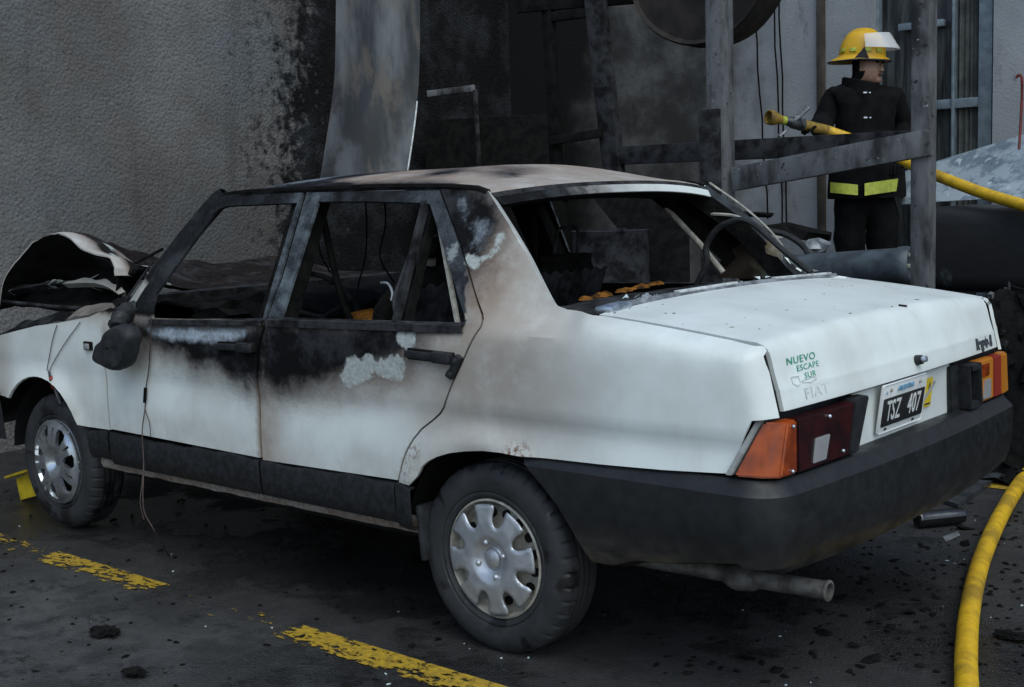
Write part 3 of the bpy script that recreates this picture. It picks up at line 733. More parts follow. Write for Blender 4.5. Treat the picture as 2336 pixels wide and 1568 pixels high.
# door handles
def handle(parent, u, v, u2, v2, mirror=False):
    a = p3(u, v); b = p3(u2, v2)
    def mk(fn, name, mat):
        mb = MB(); fn(mb); return mb.out(name, mat, parent, split=40)
    up = Vector((0, -1, 0))
    h = mk(lambda mb: mb.beam(a + up * .014, a.lerp(b, .66) + up * .014, .022, .018, up, .004), 'door_handle', 'black_plastic')
    mk(lambda mb: mb.beam(a.lerp(b, .60) + up * .016, b + up * .016, .034, .030, up, .008), 'handle_grip', 'black_plastic').parent = h
    mk(lambda mb: mb.beam(a + up * .004, b + up * .004, .034, .010, up, .003), 'handle_base', 'char', ).parent = h
    return h
for ch in (handle(fd, 500, 790, 585, 793), handle(rd, 933, 806, 1038, 818)): pass
mb = MB(); a, b = p3(1052, 812), p3(1030, 862); mb.beam(a + Vector((0, -.006, 0)), b + Vector((0, -.006, 0)), .024, .02, Vector((0, 1, 0)), .005); mb.beam(a.lerp(b, .1) + Vector((0, -.016, 0)), a.lerp(b, .35) + Vector((0, -.016, 0)), .016, .02, Vector((0, 1, 0)), .003); mb.beam(a.lerp(b, .7) + Vector((0, -.016, 0)), a.lerp(b, .95) + Vector((0, -.016, 0)), .02, .016, Vector((0, 1, 0)), .003)
mb.out('door_latch', 'black_plastic', rd)
# melted mirror hanging from the front door
mp = [(246, 762), (268, 742), (296, 748), (306, 768), (300, 800), (286, 836), (268, 846), (238, 836), (217, 822), (222, 790), (238, 776)]
mb = MB(); c = Vector((0, 0, 0)); P_ = [at(u, v, 1, -.10) for u, v in mp]; c = sum(P_, Vector()) / len(P_)
rows = []
for k, (sc_, dy) in enumerate(((.05, -.026), (.25, -.026), (.5, -.027), (.7, -.028), (.86, -.026), (.96, -.012), (1.0, .010), (.95, .035), (.7, .055), (.3, .062))):
    rows.append([c + (p - c) * sc_ * (1 + .05 * mnoise.noise(p * 22) * (sc_ > .75)) + Vector((0, dy + .010 * mnoise.noise((c + (p - c) * sc_) * 16), 0)) for p in spline(P_ + [P_[0]], 4)[:-1]])
mb.grid(rows, closed_v=True); mir = mb.out('door_mirror', 'rubber', fd); mir['label'] = 'melted black door mirror sagging below the window corner'
mb = MB(); mb.tube(spline([at(268, 748, 1, -.07), at(278, 722, 1, -.03), at(296, 708, 1, .01), at(310, 716, 1, .03)], 5), [.028 + .012 * math.sin(i * 1.3) ** 2 for i in range(16)], 10); mb.out('mirror_arm', 'rubber', mir)
mb = MB(); mb.tube(spline([at(262, 698, 1, -.02), at(276, 690, 1, .0), at(290, 706, 1, .01), at(285, 716, 1, .0)], 5), [.018] * 16, 8); mb.out('mirror_bracket', 'char', mir)
# side repeater on the wing, wiper
mb = MB(); a = p3(204, 789); mb.box(a + Vector((0, -.006, 0)), (.052, .014, .034), None, .004); rp = mb.out('side_repeater', 'char', car)
mb = MB(); mb.box(a + Vector((.0, -.012, -.002)), (.038, .008, .024), None, .004); mb.out('repeater_lens', 'lens_clear', rp)

# wheels
def wheel(cx, yo, cz, kind, flip=False, steer=0.):
    W_ = empty('wheel', (cx, yo + .085, cz)); T_ = Matrix.Translation((cx, yo + .085, cz)) @ Euler((0, 0, math.pi if flip else steer)).to_matrix().to_4x4() @ Matrix.Translation((0, -.085, 0))
    W_.parent = car; W_.matrix_parent_inverse = car.matrix_world.inverted()
    # tyre: y is depth from the outer sidewall
    r0 = .283
    prof_ = [(.176, .030), (.182, .014), (.190, .008), (.196, .0075), (.199, .0105), (.203, .0065), (.225, .0), (.248, .002), (.262, .009), (.272, .017), (.278, .024), (r0, .034)]
    for g_ in (.062, .085, .108): prof_ += [(r0 + .001, g_ - .006), (r0 - .007, g_ - .004), (r0 - .007, g_ + .004), (r0 + .001, g_ + .006)]
    prof_ += [(r0, .136), (.272, .153), (.248, .168), (.21, .17), (.176, .14)]
    mb = MB(); n = 240; rows = []
    for q, (r_, h) in enumerate(prof_):
        row = []
        for k in range(n):
            rr = r_; a = 2 * math.pi * k / n
            if 9 <= q <= 12 and k % 6 == 0: rr -= .005
            ca, sa = math.cos(a), math.sin(a)
            x, z = rr * ca, rr * sa
            if z < -(cz - .001): z = -(cz - .001)      # flat where it stands
            row.append(T_ @ Vector((x, h, z)))
        rows.append(row)
    mb.grid(rows, closed_v=True); mb.out('tyre', 'tyre', W_, split=28)
    mb = MB(); mb.lathe([(.178, .018), (.172, .014), (.167, .022), (.163, .045), (.150, .055), (.150, .14)], 64, T_); rim = mb.out('rim', 'cream_steel' if kind == 'rear' else 'alloy', W_)
    mb = MB(); mb.lathe([(.152, .056), (.13, .052), (.10, .046), (.06, .045), (.002, .045)], 48, T_); mb.out('disc', 'cream_steel' if kind == 'rear' else 'dark_void', rim)
    def dome(r_):                         # depth of cover surface at radius
        return .012 - .012 * math.cos(min(1, r_ / .165) * 2.4) + (.016 * sm(.06, .03, r_) * -1)
    if kind == 'rear':
        for k in range(16):
            a = R(k * 22.5 + 11); mb = MB(); bmesh.ops.create_cone(mb.bm, cap_ends=True, segments=16, radius1=.0135, radius2=.0135, depth=.012, matrix=T_ @ Matrix.Translation((.131 * math.cos(a), .0505, .131 * math.sin(a))) @ Matrix.Rotation(R(90), 4, 'X')); mb.out('vent_hole', 'dark_void', rim)
        outl = []
        nsp = 8
        for k in range(nsp):
            a0 = k * 45 + 8
            for d in (-13, -8, -3, 3, 8, 13): outl.append((.1635 * math.cos(R(a0 + d)), .1635 * math.sin(R(a0 + d))))
            for d, r_ in ((14.0, .152), (13.0, .132), (14.0, .116), (17.5, .105), (22.5, .101), (27.5, .105), (31, .116), (32, .132), (31, .152)): outl.append((r_ * math.cos(R(a0 + d)), r_ * math.sin(R(a0 + d))))
        V, F = tri2d(outl, [], .006)
        P_ = []
        for x, z in V:
            r_ = math.hypot(x, z); y = .020 - .022 * sm(.03, .075, r_) + .006 * sm(.10, .16, r_)
            e_ = pdist((x, z), outl); y += .0035 * sm(.007, 0, e_)
            P_.append(T_ @ Vector((x, y, z)))
        o = finish((P_, [], [list(f) for f in F]), 'wheel_cover', 'silver_cover', W_, split=60); s_ = o.modifiers.new('s', 'SOLIDIFY'); s_.thickness = .006; s_.offset = 0
        bm_ = bmesh.new(); bm_.from_mesh(o.data); bmesh.ops.recalc_face_normals(bm_, faces=bm_.faces); bm_.to_mesh(o.data); bm_.free()
        mb = MB(); mb.lathe([(.001, .004), (.02, .005), (.027, .010), (.029, .022)], 32, T_); mb.out('centre_cap', 'silver_cover', o)
        mb = MB(); mb.lathe([(.030, .021), (.034, .014), (.038, .019)], 40, T_); mb.out('cap_ring', 'silver_cover', o)
        for k in range(4):
            a = R(k * 90 + 20); mb = MB(); bmesh.ops.create_uvsphere(mb.bm, u_segments=12, v_segments=8, radius=.0092, matrix=T_ @ Matrix.Translation((.052 * math.cos(a), .004, .052 * math.sin(a)))); mb.out('wheel_bolt', 'silver_cover', o)
    else:
        outl = [(.1755 * math.cos(R(a)), .1755 * math.sin(R(a))) for a in range(0, 360, 4)]; holes = []
        for k in range(7):
            a0 = k * 360 / 7 + 12
            holes.append([(r_ * math.cos(R(a0 + d)), r_ * math.sin(R(a0 + d))) for d, r_ in ((-9, .075), (-15, .10), (-17, .14), (-12, .152), (0, .155), (6, .150), (6, .13), (3, .09))])
            holes.append([(r_ * math.cos(R(a0 + 19.5 + d)), r_ * math.sin(R(a0 + 19.5 + d))) for d, r_ in ((-1.8, .105), (-2.2, .146), (2.2, .146), (1.8, .105))])
        V, F = tri2d(outl, holes, .0055); P_ = []
        for x, z in V:
            r_ = math.hypot(x, z); ang = math.degrees(math.atan2(z, x)) % (360 / 7)
            y = .022 - .028 * sm(.02, .07, r_) + .018 * sm(.13, .176, r_); hd = min(pdist((x, z), h) for h in holes); y += .0 * hd
            P_.append(T_ @ Vector((x, y, z)))
        o = finish((P_, [], [list(f) for f in F]), 'wheel_cover', 'alloy', W_, split=60); s_ = o.modifiers.new('s', 'SOLIDIFY'); s_.thickness = .014; s_.offset = 0; s_ = o.modifiers.new('e', 'EDGE_SPLIT'); s_.split_angle = R(40)
        bm_ = bmesh.new(); bm_.from_mesh(o.data); bmesh.ops.recalc_face_normals(bm_, faces=bm_.faces); bm_.to_mesh(o.data); bm_.free()
        mb = MB(); mb.lathe([(.001, .014), (.016, .014), (.020, .018), (.021, .03)], 24, T_); mb.out('centre_cap', 'galv', o)
    return W_
g = G('tyre'); n_ = g.noise(10, 6, .65); X = g.xyz()
wet = g.ramp(g.noise(7, 5, .6, seed=2), .52, .60)
g.set(color=g.mix(wet, g.mix(g.ramp(n_, .3, .7), (.012, .013, .014), (.026, .028, .031)), (.007, .007, .008)), rough=g.ramp(wet, 0, 1, .72, .38), normal=g.bump(g.noise(120, 4), .15, .002)); M['tyre'] = g.m
wheel(0, .028, .281, 'rear')['label'] = 'rear wheel with eight-slot silver cover over cream steel'
wheel(-2.448, .045, .288, 'front', steer=R(0))['label'] = 'front wheel with bright spoked silver cover'
wheel(0, WD - .028 - .17, .281, 'rear', flip=True); wheel(-2.448, WD - .045 - .17, .288, 'front', flip=True)

# dark inner arches, floor and engine mass
for cx in (0, -2.448):
    for y0, y1 in ((.06, .30), (WD - .06, WD - .30)):
        mb = MB(); rows = []
        for a in range(8, 181, 8): rows.append([Vector((cx + .365 * math.cos(R(a)), y, .29 + .345 * math.sin(R(a)))) for y in (y0, y1)])
        mb.grid(rows); cap = [v for v in mb.bm.verts if abs(v.co.y - y1) < 1e-6]; mb.bm.faces.new(cap)
        mb.out('wheel_arch_liner', 'dark_void', car)
mb = MB(); mb.box((-1.2, YC, .285), (1.75, 1.36, .05)); mb.out('floor_pan', 'dark_void', car)
mb = MB(); mb.box((.55, YC, .50), (.60, 1.20, .16)); mb.out('boot_floor', 'dark_void', car)
mb = MB(); mb.beam((0, .12, .28), (0, WD - .12, .28), .07, .07); mb.out('rear_axle', 'char', car)
mb = MB(); mb.tube([(-.9, .34, .26), (.30, .34, .262), (.62, .34, .268)], .024, 14); mb.tube(spline([(.60, .34, .268), (.64, .34, .262), (.68, .342, .264), (.70, .342, .268)], 4), [.026, .028, .032, .034, .034, .034, .034, .033, .032, .032, .030, .028, .027][:13], 16)
mb.tube([(.69, .342, .268), (.86, .345, .272), (.905, .345, .273)], [.0255, .0255, .0255], 20, cap=False); mb.lathe([(.0255, 0), (.0285, .003), (.0285, .008), (.0215, .010), (.021, -.15), (.001, -.15)], 24, Matrix.Translation((.902, .345, .273)) @ Matrix.Rotation(R(-90), 4, 'Z'))
simple('exhaust', (.17, .165, .155), (.075, .07, .065), .6, .3, 22, .25); mb.out('exhaust_pipe', 'exhaust', car)
mb = MB(); mb.box((.42, .62, .30), (.45, .30, .16), None, .03); mb.out('silencer', 'char_grey', car)
mb = MB()
for k in range(9): mb.box((random.uniform(-2.9, -2.1), random.uniform(.35, 1.3), random.uniform(.6, .74)), (random.uniform(.15, .4), random.uniform(.15, .35), .2), Euler((random.uniform(-.2, .2), random.uniform(-.2, .2), random.uniform(0, 3))).to_matrix(), .02)
mb.box((-2.5, YC, .45), (1.1, 1.0, .2)); mb.out('engine_block', 'char', car)
mb = MB(); mb.box((-1.93, YC, .66), (.04, 1.40, .55)); mb.out('bulkhead', 'char', car)
# front bumper
mb = MB(); rows = []
for i in range(31):
    t = i / 30; y = .0 + WD * t; k = abs(2 * t - 1); x = -3.26 + .22 * k ** 6
    rows.append([Vector((x + a, y, z)) for a, z in ((.08, .57), (.0, .56), (-.012, .50), (.0, .40), (.05, .36))])
for q, x2 in ((0, -2.80), (-1, -2.80)):
    base = rows[q]; y = -.004 if q == 0 else WD + .004
    new = [Vector((x2 + (p.z - .57) * -.2, y, p.z)) for p in base]
    rows = [new] + rows if q == 0 else rows + [new]
mb.grid(rows); mb.out('front_bumper', 'black_plastic', car, solid=.006)

# buckled bonnet: arched skin, dark underside towards the near side, inner rib
A_ = [(-2.92, .942), (-2.862, 1.038), (-2.757, 1.118), (-2.66, 1.168), (-2.555, 1.214), (-2.45, 1.236), (-2.36, 1.238), (-2.27, 1.212), (-2.165, 1.162), (-2.05, 1.148), (-2.0, 1.112), (-1.985, 1.07)]
A3 = spline([Vector((x, .10, z)) for x, z in A_], 5); nA = len(A3)
rows = []
for j in range(41):
    t = (j / 40) ** 1.4; y = .10 + 1.45 * t; r = []
    for i, a in enumerate(A3):
        s_ = i / (nA - 1)
        zf = .95 + .05 * t + .25 * math.sin(min(1, s_ * 1.2) * math.pi) ** 1.2 * (1 - .80 * sm(0, .8, t)) + .05 * s_ * (1 - t)
        q = Vector((-3.12 + .06 * t + s_ * (1.12 + .05 * t) - .22 * math.sin(s_ * math.pi) * min(1, t * 2), y, zf - .015 * s_))
        e_ = sm(0, .30, t); p = a.lerp(q, e_); p.y = y + .02 * mnoise.noise(Vector((s_ * 4, t * 3, 2)))
        p.z += (.030 * mnoise.noise(Vector((s_ * 6, t * 9, 0))) + .018 * abs(mnoise.noise(Vector((s_ * 13, t * 16, 2))))) * (1 - abs(2 * s_ - 1)) ** .5 * min(1, t * 5); p += Vector((.006 * mnoise.noise(Vector((s_ * 20, 0, 5))), 0, .010 * mnoise.noise(Vector((s_ * 17, 1, 5)))) ) * (1 - min(1, t * 6)); r.append(p)
    rows.append(r)
mb = MB(); mb.grid(rows); bon = mb.out('bonnet', ['paint', 'char'], car, solid=.006)
if bon.data.polygons[20].normal.z < 0: bon.data.flip_normals()
def bburn(v):
    x, y, z = v.co; n = mnoise.noise(Vector((x * 5, y * 6, 4))); n2_ = mnoise.noise(Vector((x * 14, y * 14, 9)))
    return (-.10 + .12 * sm(.12, .24, y) + .20 * n + .05 * n2_ + .35 * sm(.4, .7, y), -.10 + .14 * mnoise.noise(v.co * 6), -.04 + .12 * mnoise.noise(v.co * 11 + Vector((3, 1, 0))) - .25 * sm(.2, .12, y) - .4 * sm(.35, .5, y), .60 + .3 * sm(.12, .2, y), .12, 0)
add_att(bon.data, [bburn(v) for v in bon.data.vertices])
bon['label'] = 'bonnet buckled into an arch, pale on top and black beneath'
# underside sheet from the arched lip back and down to the lower lip
Bp = spline([Vector(p) for p in ((-2.92, .11, .942), (-2.70, .11, .936), (-2.42, .11, .931), (-2.20, .11, .934), (-2.10, .11, .938), (-1.99, .12, .965), (-1.965, .12, .99))], 9)
def resamp(P, n):
    L = [0]
    for a, b in zip(P, P[1:]): L.append(L[-1] + (b - a).length)
    out = []; k = 0
    for i in range(n):
        d = L[-1] * i / (n - 1)
        while k < len(L) - 2 and L[k + 1] < d: k += 1
        out.append(P[k].lerp(P[k + 1], (d - L[k]) / max(1e-9, L[k + 1] - L[k])))
    return out
n_ = 40; A5 = resamp(A3, n_); B5 = resamp(Bp, n_); rows = []
for k in range(13):
    t = k / 12; row = []
    for i in range(n_):
        s_ = i / (n_ - 1); p = A5[i].lerp(B5[i], t); dep = .20 * math.sin(t * math.pi) ** .8 * math.sin(s_ * math.pi) ** .5
        row.append(p + Vector((-.04 * math.sin(t * math.pi), dep + .004, -.012 - .05 * math.sin(t * math.pi) ** .5 * (1 - t) + .012 * mnoise.noise(Vector((s_ * 5, t * 6, 3))))))
    rows.append(row)
mb = MB(); mb.grid(rows); us = mb.out('bonnet_underside', 'char', car, solid=.004)
mb = MB(); mb.tube(B5, .008, 8); mb.out('bonnet_lower_lip', 'char_grey', bon)
rib = spline([(-2.82, .12, .985), (-2.62, .15, 1.012), (-2.40, .17, 1.025), (-2.22, .17, 1.030), (-2.08, .15, 1.018), (-1.97, .13, .993)], 6)
mb = MB(); rows = [[p + Vector((0, 0, .018 * (1 + .3 * math.sin(i)))), p + Vector((0, -.03, .004)), p + Vector((0, -.004, -.016))] for i, p in enumerate(rib)]
mb.grid(rows, closed_v=True); o = mb.out('bonnet_rib', ['paint', 'char'], bon); add_att(o.data, [(.05 if v.co.x < -2.45 else -.06, -1, -.02, .5, 0, 0) for v in o.data.vertices])
# crumpled inner wing and scuttle seen beside the pillar
mb = MB(); rows = []
for i in range(14):
    s_ = i / 13; u0, v0 = lin(196, 345, s_), lin(640, 608, s_) - 14 * math.sin(s_ * 3.1); u1, v1 = lin(200, 300, s_), lin(652, 668, s_) + 6 * math.sin(s_ * 6)
    r = []
    for j in range(7):
        t = j / 6; p = at(lin(u0, u1, t), lin(v0, v1, t), 1, .22 + .06 * math.sin(t * 3.1 + s_ * 5)); r.append(p)
    rows.append(r)
mb.grid(rows); o = mb.out('inner_wing', ['paint', 'char'], car, solid=.004); add_att(o.data, [(-.07, -1, -.03, .35, 0, 0)] * len(o.data.vertices))
mb = MB(); bmesh.ops.create_cone(mb.bm, cap_ends=True, segments=16, radius1=.014, radius2=.014, depth=.012, matrix=Matrix.Translation(at(330, 781 - 0, 1, .2) * 0 + at(265, 651 - 14, 1, .215)) @ Matrix.Rotation(R(90), 4, 'X')); mb.out('grommet', 'dark_void', o)
mb = MB(); mb.tube([at(266, 622, 1, .20), at(310, 600, 1, .26), at(372, 568, 1, .33)], .0065, 8); wp = mb.out('wiper_arm', 'char', car)
mb = MB(); mb.tube([at(284, 688, 1, .02), at(318, 640, 1, .05), at(350, 595, 1, .08)], .004, 6); mb.out('screen_seal', 'rubber', car)
# burnt cables hanging on the flank
def cable(name, L, r, mat, par):
    mb = MB(); mb.tube(spline(L, 6), r, 6); return mb.out(name, mat, par)
sidep = lambda u, v, o_=.006: p3(u, v) - Vector((0, o_, 0))
cable('loose_cable', [sidep(133, 742), sidep(122, 780), sidep(110, 845)], .0018, 'wire', car)
cable('loose_cable', [sidep(186, 735), sidep(150, 785), sidep(126, 825), sidep(116, 846)], .0018, 'wire', car)
cable('loose_cable', [at(112, 845, 1, -.02), at(116, 868, 1, .0), at(126, 890, 1, .03), at(140, 925, 1, .06)], .006, 'galv', car)
mb = MB(); mb.tube([at(116, 862, 1, -.01), at(122, 884, 1, .02)], .009, 8); mb.out('cable_connector', 'lens_red_pale', car)
cable('loose_cable', [sidep(356, 724, .02), sidep(352, 760, .015), sidep(345, 840, .01), sidep(336, 885), sidep(334, 930), sidep(335, 985, .02), at(328, 1060, 1, -.03), at(326, 1130, 1, -.08), at(330, 1170, 1, -.16), at(352, 1210, 1, -.26), at(386, 1270, 2, .004)], .0022, 'wire', car)
cable('loose_cable', [sidep(334, 935), sidep(344, 965), sidep(354, 995, .02)], .0016, 'wire', car)
cable('loose_cable', [at(328, 1060, 1, -.03), at(321, 1130, 1, -.07), at(320, 1150, 1, -.1), at(328, 1185, 1, -.18)], .0016, 'wire', car)
mb = MB(); mb.tube([sidep(337, 884, .01), sidep(335, 918, .01)], .006, 8); mb.out('cable_connector', 'char', car)

# interior
intr = car
mb = MB(); rows = []
for j in range(25):
    y = .14 + 1.37 * j / 24; n1 = mnoise.noise(Vector((y * 6, 0, 0))) * .02
    rows.append([Vector((x + .03 * mnoise.noise(Vector((x * 7, y * 8, 4))), y, z + n1 + .035 * mnoise.noise(Vector((x * 9, y * 9, 1))))) for x, z in ((-1.90, .95), (-1.81, .97), (-1.72, .97), (-1.50, .95), (-1.42, .90), (-1.44, .76), (-1.50, .62))])
mb.grid(rows); mb.out('dashboard', 'char', car, solid=.01)
mb = MB(); mb.box((-1.45, .80, .80), (.06, .22, .10), None, .01); mb.box((-1.43, 1.2, .82), (.05, .30, .12), None, .01); mb.out('dashboard_unit', 'char', car)
mb = MB(); swc = Vector((-1.20, .47, .90)); swm = Matrix.Translation(swc) @ Euler((0, R(-28), 0)).to_matrix().to_4x4()
mb.tube([swm @ Vector((0, .185 * math.cos(a * math.pi / 16), .185 * math.sin(a * math.pi / 16))) for a in range(33)], .011, 8, cap=False)
for a in (20, 160, 270): mb.tube([swm @ Vector((0, 0, 0)), swm @ Vector((.0, .185 * math.cos(R(a)), .185 * math.sin(R(a))))], .010, 6)
mb.tube([swm @ Vector((.0, 0, 0)), swm @ Vector((-.3, 0, -.05))], .022, 8); mb.out('steering_wheel', 'char_grey', car)
def seat(yc):
    e = empty('front_seat', (-.85, yc, .3)); e.parent = car; e.matrix_parent_inverse = car.matrix_world.inverted()
    mb = MB(); rows = []
    for k in range(15):
        t = k / 14; hw = .235 * (1 - .30 * sm(.75, 1., t)) * (1 if t < .92 else .9); xx, zz = -.82 + .22 * t, .50 + .60 * t
        rows.append([Vector((xx + .055 * math.cos(a * math.pi / 10) * (1 - .5 * sm(.85, 1, t)) + .02 * mnoise.noise(Vector((a * .9, t * 6, yc))), yc + hw * math.sin(a * math.pi / 10), zz + .02 * mnoise.noise(Vector((a * 1.3, t * 7, yc + 3))))) for a in range(20)])
    V = mb.grid(rows, closed_v=True); mb.bm.faces.new(V[-1]); mb.out('seat_back', 'char', e)
    for s_ in (-1, 1):
        mb = MB(); mb.tube(spline([(-.62, yc + s_ * .07, 1.02), (-.60, yc + s_ * .07, 1.16), (-.595, yc + s_ * .05, 1.20), (-.595, yc, 1.205)], 4), .007, 8); mb.out('headrest_post', 'char_grey', e)
    mb = MB(); mb.grid([[Vector((-.765 + .20 * t, yc + (q - .5) * .40, .54 + .50 * t + .008 * math.sin(q * 40))) for q in [k / 24 for k in range(25)]] for t in [k / 6 for k in range(7)]]); mb.out('back_springs', 'char_grey', e, solid=.006)
    mb = MB(); mb.box((-1.03, yc, .50), (.50, .46, .14), None, .04); mb.out('seat_base', 'char', e)
seat(.46); seat(1.19)
mb = MB(); rows = []
for j in range(30):
    y = .2 + 1.25 * j / 29
    rows.append([Vector((x, y, z + .03 * mnoise.noise(Vector((x * 9, y * 9, 2))))) for x, z in ((-.70, .56), (-.55, .62), (-.40, .60), (-.25, .62), (-.10, .80), (.0, .95))])
mb.grid(rows); mb.out('rear_seat', 'char', car, solid=.02)
mb = MB(); c = at(850, 728, 1, .42); bmesh.ops.create_icosphere(mb.bm, subdivisions=3, radius=1)
for v in mb.bm.verts: q = v.co.copy(); v.co = Vector((c.x - .0 + q.x * .20, .50 + q.y * .15, c.z - .035 + q.z * .06)) * 1 + Vector((0, 0, .03 * mnoise.noise(q * 3)))
mb.out('seat_foam', 'burnt_foam', car)
for k in range(4, 22):                       # charred wires hanging and springs poking up inside the cabin
    x, y = random.uniform(-1.35, -.30), random.uniform(.35, 1.32); mb = MB()
    if k < 9:
        z0 = 1.36; L = random.uniform(.12, .5); pts = [Vector((x + random.uniform(-.012, .012) * j, y + random.uniform(-.012, .012) * j, z0 - L * j / 4)) for j in range(5)]; mb.tube(spline(pts, 4), .0035, 5); mb.out('hanging_wire', 'char', car)
    else:
        z0 = .60; r_ = random.uniform(.03, .05); H_ = random.uniform(.12, .30); tl = Vector((random.uniform(-.1, .1), random.uniform(-.1, .1), H_))
        mb.tube([Vector((x + r_ * math.cos(a * .55), y + r_ * math.sin(a * .55), z0)) + tl * (a / 60) for a in range(61)], .004, 5); mb.out('seat_spring', 'char_grey', car)
for k in range(16):
    x, y = random.uniform(-1.75, -.1), random.uniform(.2, 1.45); mb = MB(); bmesh.ops.create_icosphere(mb.bm, subdivisions=2, radius=1); c = Vector((x, y, .93 if x < -1.4 else .60 + .25 * sm(-.4, 0, x))); a_ = random.uniform(.05, .12)
    for v in mb.bm.verts: d_ = v.co.copy(); v.co = c + Vector((d_.x * a_, d_.y * a_ * 1.3, d_.z * a_ * .55)) * (1 + .7 * mnoise.noise(d_ * 2.2 + c * 7))
    mb.out('charred_lining', 'char' if k % 3 else 'char_grey', car)
mb = MB(); rows = []
for j in range(22):
    y = .34 + .98 * j / 21; rows.append([Vector((-.10 - .05 * q, y, 1.345 - (.02 + .05 * abs(mnoise.noise(Vector((y * 9, 0, 3))))) * q)) for q in (0, .5, 1.)])
mb.grid(rows); mb.out('roof_lining_tatter', 'char', car, solid=.003)
for y_ in (.30, WD - .30):
    mb = MB(); mb.tube(spline([(-.93, y_ - .04 if y_ < 1 else y_ + .04, 1.28), (-.90, y_, 1.0), (-.86, y_ + (.08 if y_ < 1 else -.08), .72), (-.88, y_, .45)], 5), .012, 6); mb.out('belt_strap', 'char', car)
mb = MB(); P_ = [Vector((-.02, .30, .80)), Vector((.0, .30, .93)), Vector((.0, .82, .94)), Vector((.0, 1.35, .93)), Vector((-.02, 1.35, .80))]; mb.tube(P_, .012, 8); mb.out('rear_seat_frame', 'char_grey', car)
for y_ in (.42, .55, .70, .95, 1.1, 1.23):
    mb = MB(); mb.tube([Vector((-.02, y_, .80)), Vector((.0, y_ + .01, .93))], .005, 6); mb.out('seat_frame_wire', 'char_grey', car)
# far inner flank: torn seal loop, cream inner quarter
lp = [at(u, v, 1, 1.38) for u, v in ((1590, 650), (1612, 600), (1612, 560), (1640, 520), (1690, 502), (1730, 520), (1780, 565), (1850, 622))]
mb = MB(); mb.tube(spline(lp, 7), .012, 8); mb.out('screen_rubber', 'rubber', car)['label'] = 'sagging black screen rubber hanging in the rear opening'
mb = MB(); mb.tube(spline([at(u, v, 1, 1.42) for u, v in ((1616, 488), (1680, 494), (1730, 522), (1790, 575), (1850, 622))], 6), .006, 6); mb.out('screen_bead', 'cream_steel', car)
mb = MB(); mb.tube([at(1508, 462, 1, 1.40), at(1600, 560, 1, 1.42), at(1650, 622, 1, 1.43)], .011, 8); mb.out('belt_rail', 'cream_steel', car)
mb = MB(); rows = []
for i in range(9):
    s_ = i / 8
    rows.append([at(lin(1640, 1785, s_), lin(lin(600, 545, math.sin(s_ * 2.6)), 635, t), 1, 1.50 + .02 * math.sin(t * 4 + s_ * 5)) for t in [k / 6 for k in range(7)]])
mb.grid(rows); g = G('cream_burnt'); X = g.xyz()
f_ = g.ramp(g.math('ADD', X[0], g.math('MULTIPLY_ADD', g.noise(12, 6, .65), .25, -.12)), .02, .16)
g.set(color=g.mix(f_, (.02, .012, .006), g.mix(g.ramp(g.noise(20, 4), .4, .6), (.34, .27, .15), (.45, .42, .34))), rough=.7); M['cream_burnt'] = g.m
mb.out('inner_quarter', 'cream_burnt', car, solid=.004)
mb = MB()
for i in range(2): mb.tube([(-1.46 + .0, .40 + .85 * i, 1.36), (-1.46, .41 + .84 * i, 1.35)], .01, 6)
mb.beam((-1.50, .26, 1.352), (-1.50, WD - .26, 1.352), .06, .03); mb.out('windscreen_header', 'char', car)
mb = MB(); mb.beam((-.80, .24, 1.35), (-.80, WD - .24, 1.35), .10, .02); mb.out('roof_bow', 'char', car)
mb = MB(); mb.beam((-1.90, .10, .965), (-1.90, WD - .10, .965), .10, .05); o = mb.out('scuttle', 'char_grey', car)

# ============================================================ the setting
# ground: one asphalt sheet, sooty and partly wet
g = G('wet_asphalt'); X = g.xyz()
big = g.noise(.9, 5, .6); mid = g.noise(5, 6, .65, seed=2); fine = g.noise(110, 4, .7); agg = g.vor(150)
base = g.mix(g.ramp(mid, .35, .65), (.016, .016, .016), (.070, .070, .069))  # lighter tone raised to paint a wet sheen on the near ground
base = g.mix(g.ramp(agg, .0, .5, .5, 0.), base, (.075, .073, .07))
soot_f = g.ramp(g.math('ADD', X[1], g.math('MULTIPLY_ADD', g.noise(1.6, 6, .65, seed=4), 1.2, -.6)), -.95, -.1)
base = g.mix(g.math('MULTIPLY', soot_f, .72), base, (.010, .0095, .009))
blot = g.ramp(g.noise(15, 4, .65, seed=7), .57, .63); base = g.mix(g.math('MULTIPLY', blot, .75), base, (.008, .008, .008))
wet = g.ramp(g.math('ADD', big, g.math('MULTIPLY_ADD', mid, .45, -.22)), .44, .58)
c = g.mix(g.math('MULTIPLY', wet, .35), base, (.012, .012, .012))
h = g.math('ADD', g.math('MULTIPLY', agg, .6), g.math('MULTIPLY', fine, .6))
b1 = g.bump(h, .8, .008); b2 = g.bump(g.noise(9, 4, .6, seed=9), .5, .02, b1)
g.set(color=c, rough=g.ramp(wet, 0, 1, .75, .22), spec=.5, normal=b2); M['asphalt'] = g.m
mb = MB(); mb.grid([[Vector((-60 + 120 * i / 40, -60 + 120 * j / 40, 0)) for j in range(41)] for i in range(41)])
gr = mb.out('ground', 'asphalt'); tag(gr, kind='structure')
if gr.data.polygons[0].normal.z < 0: gr.data.flip_normals()
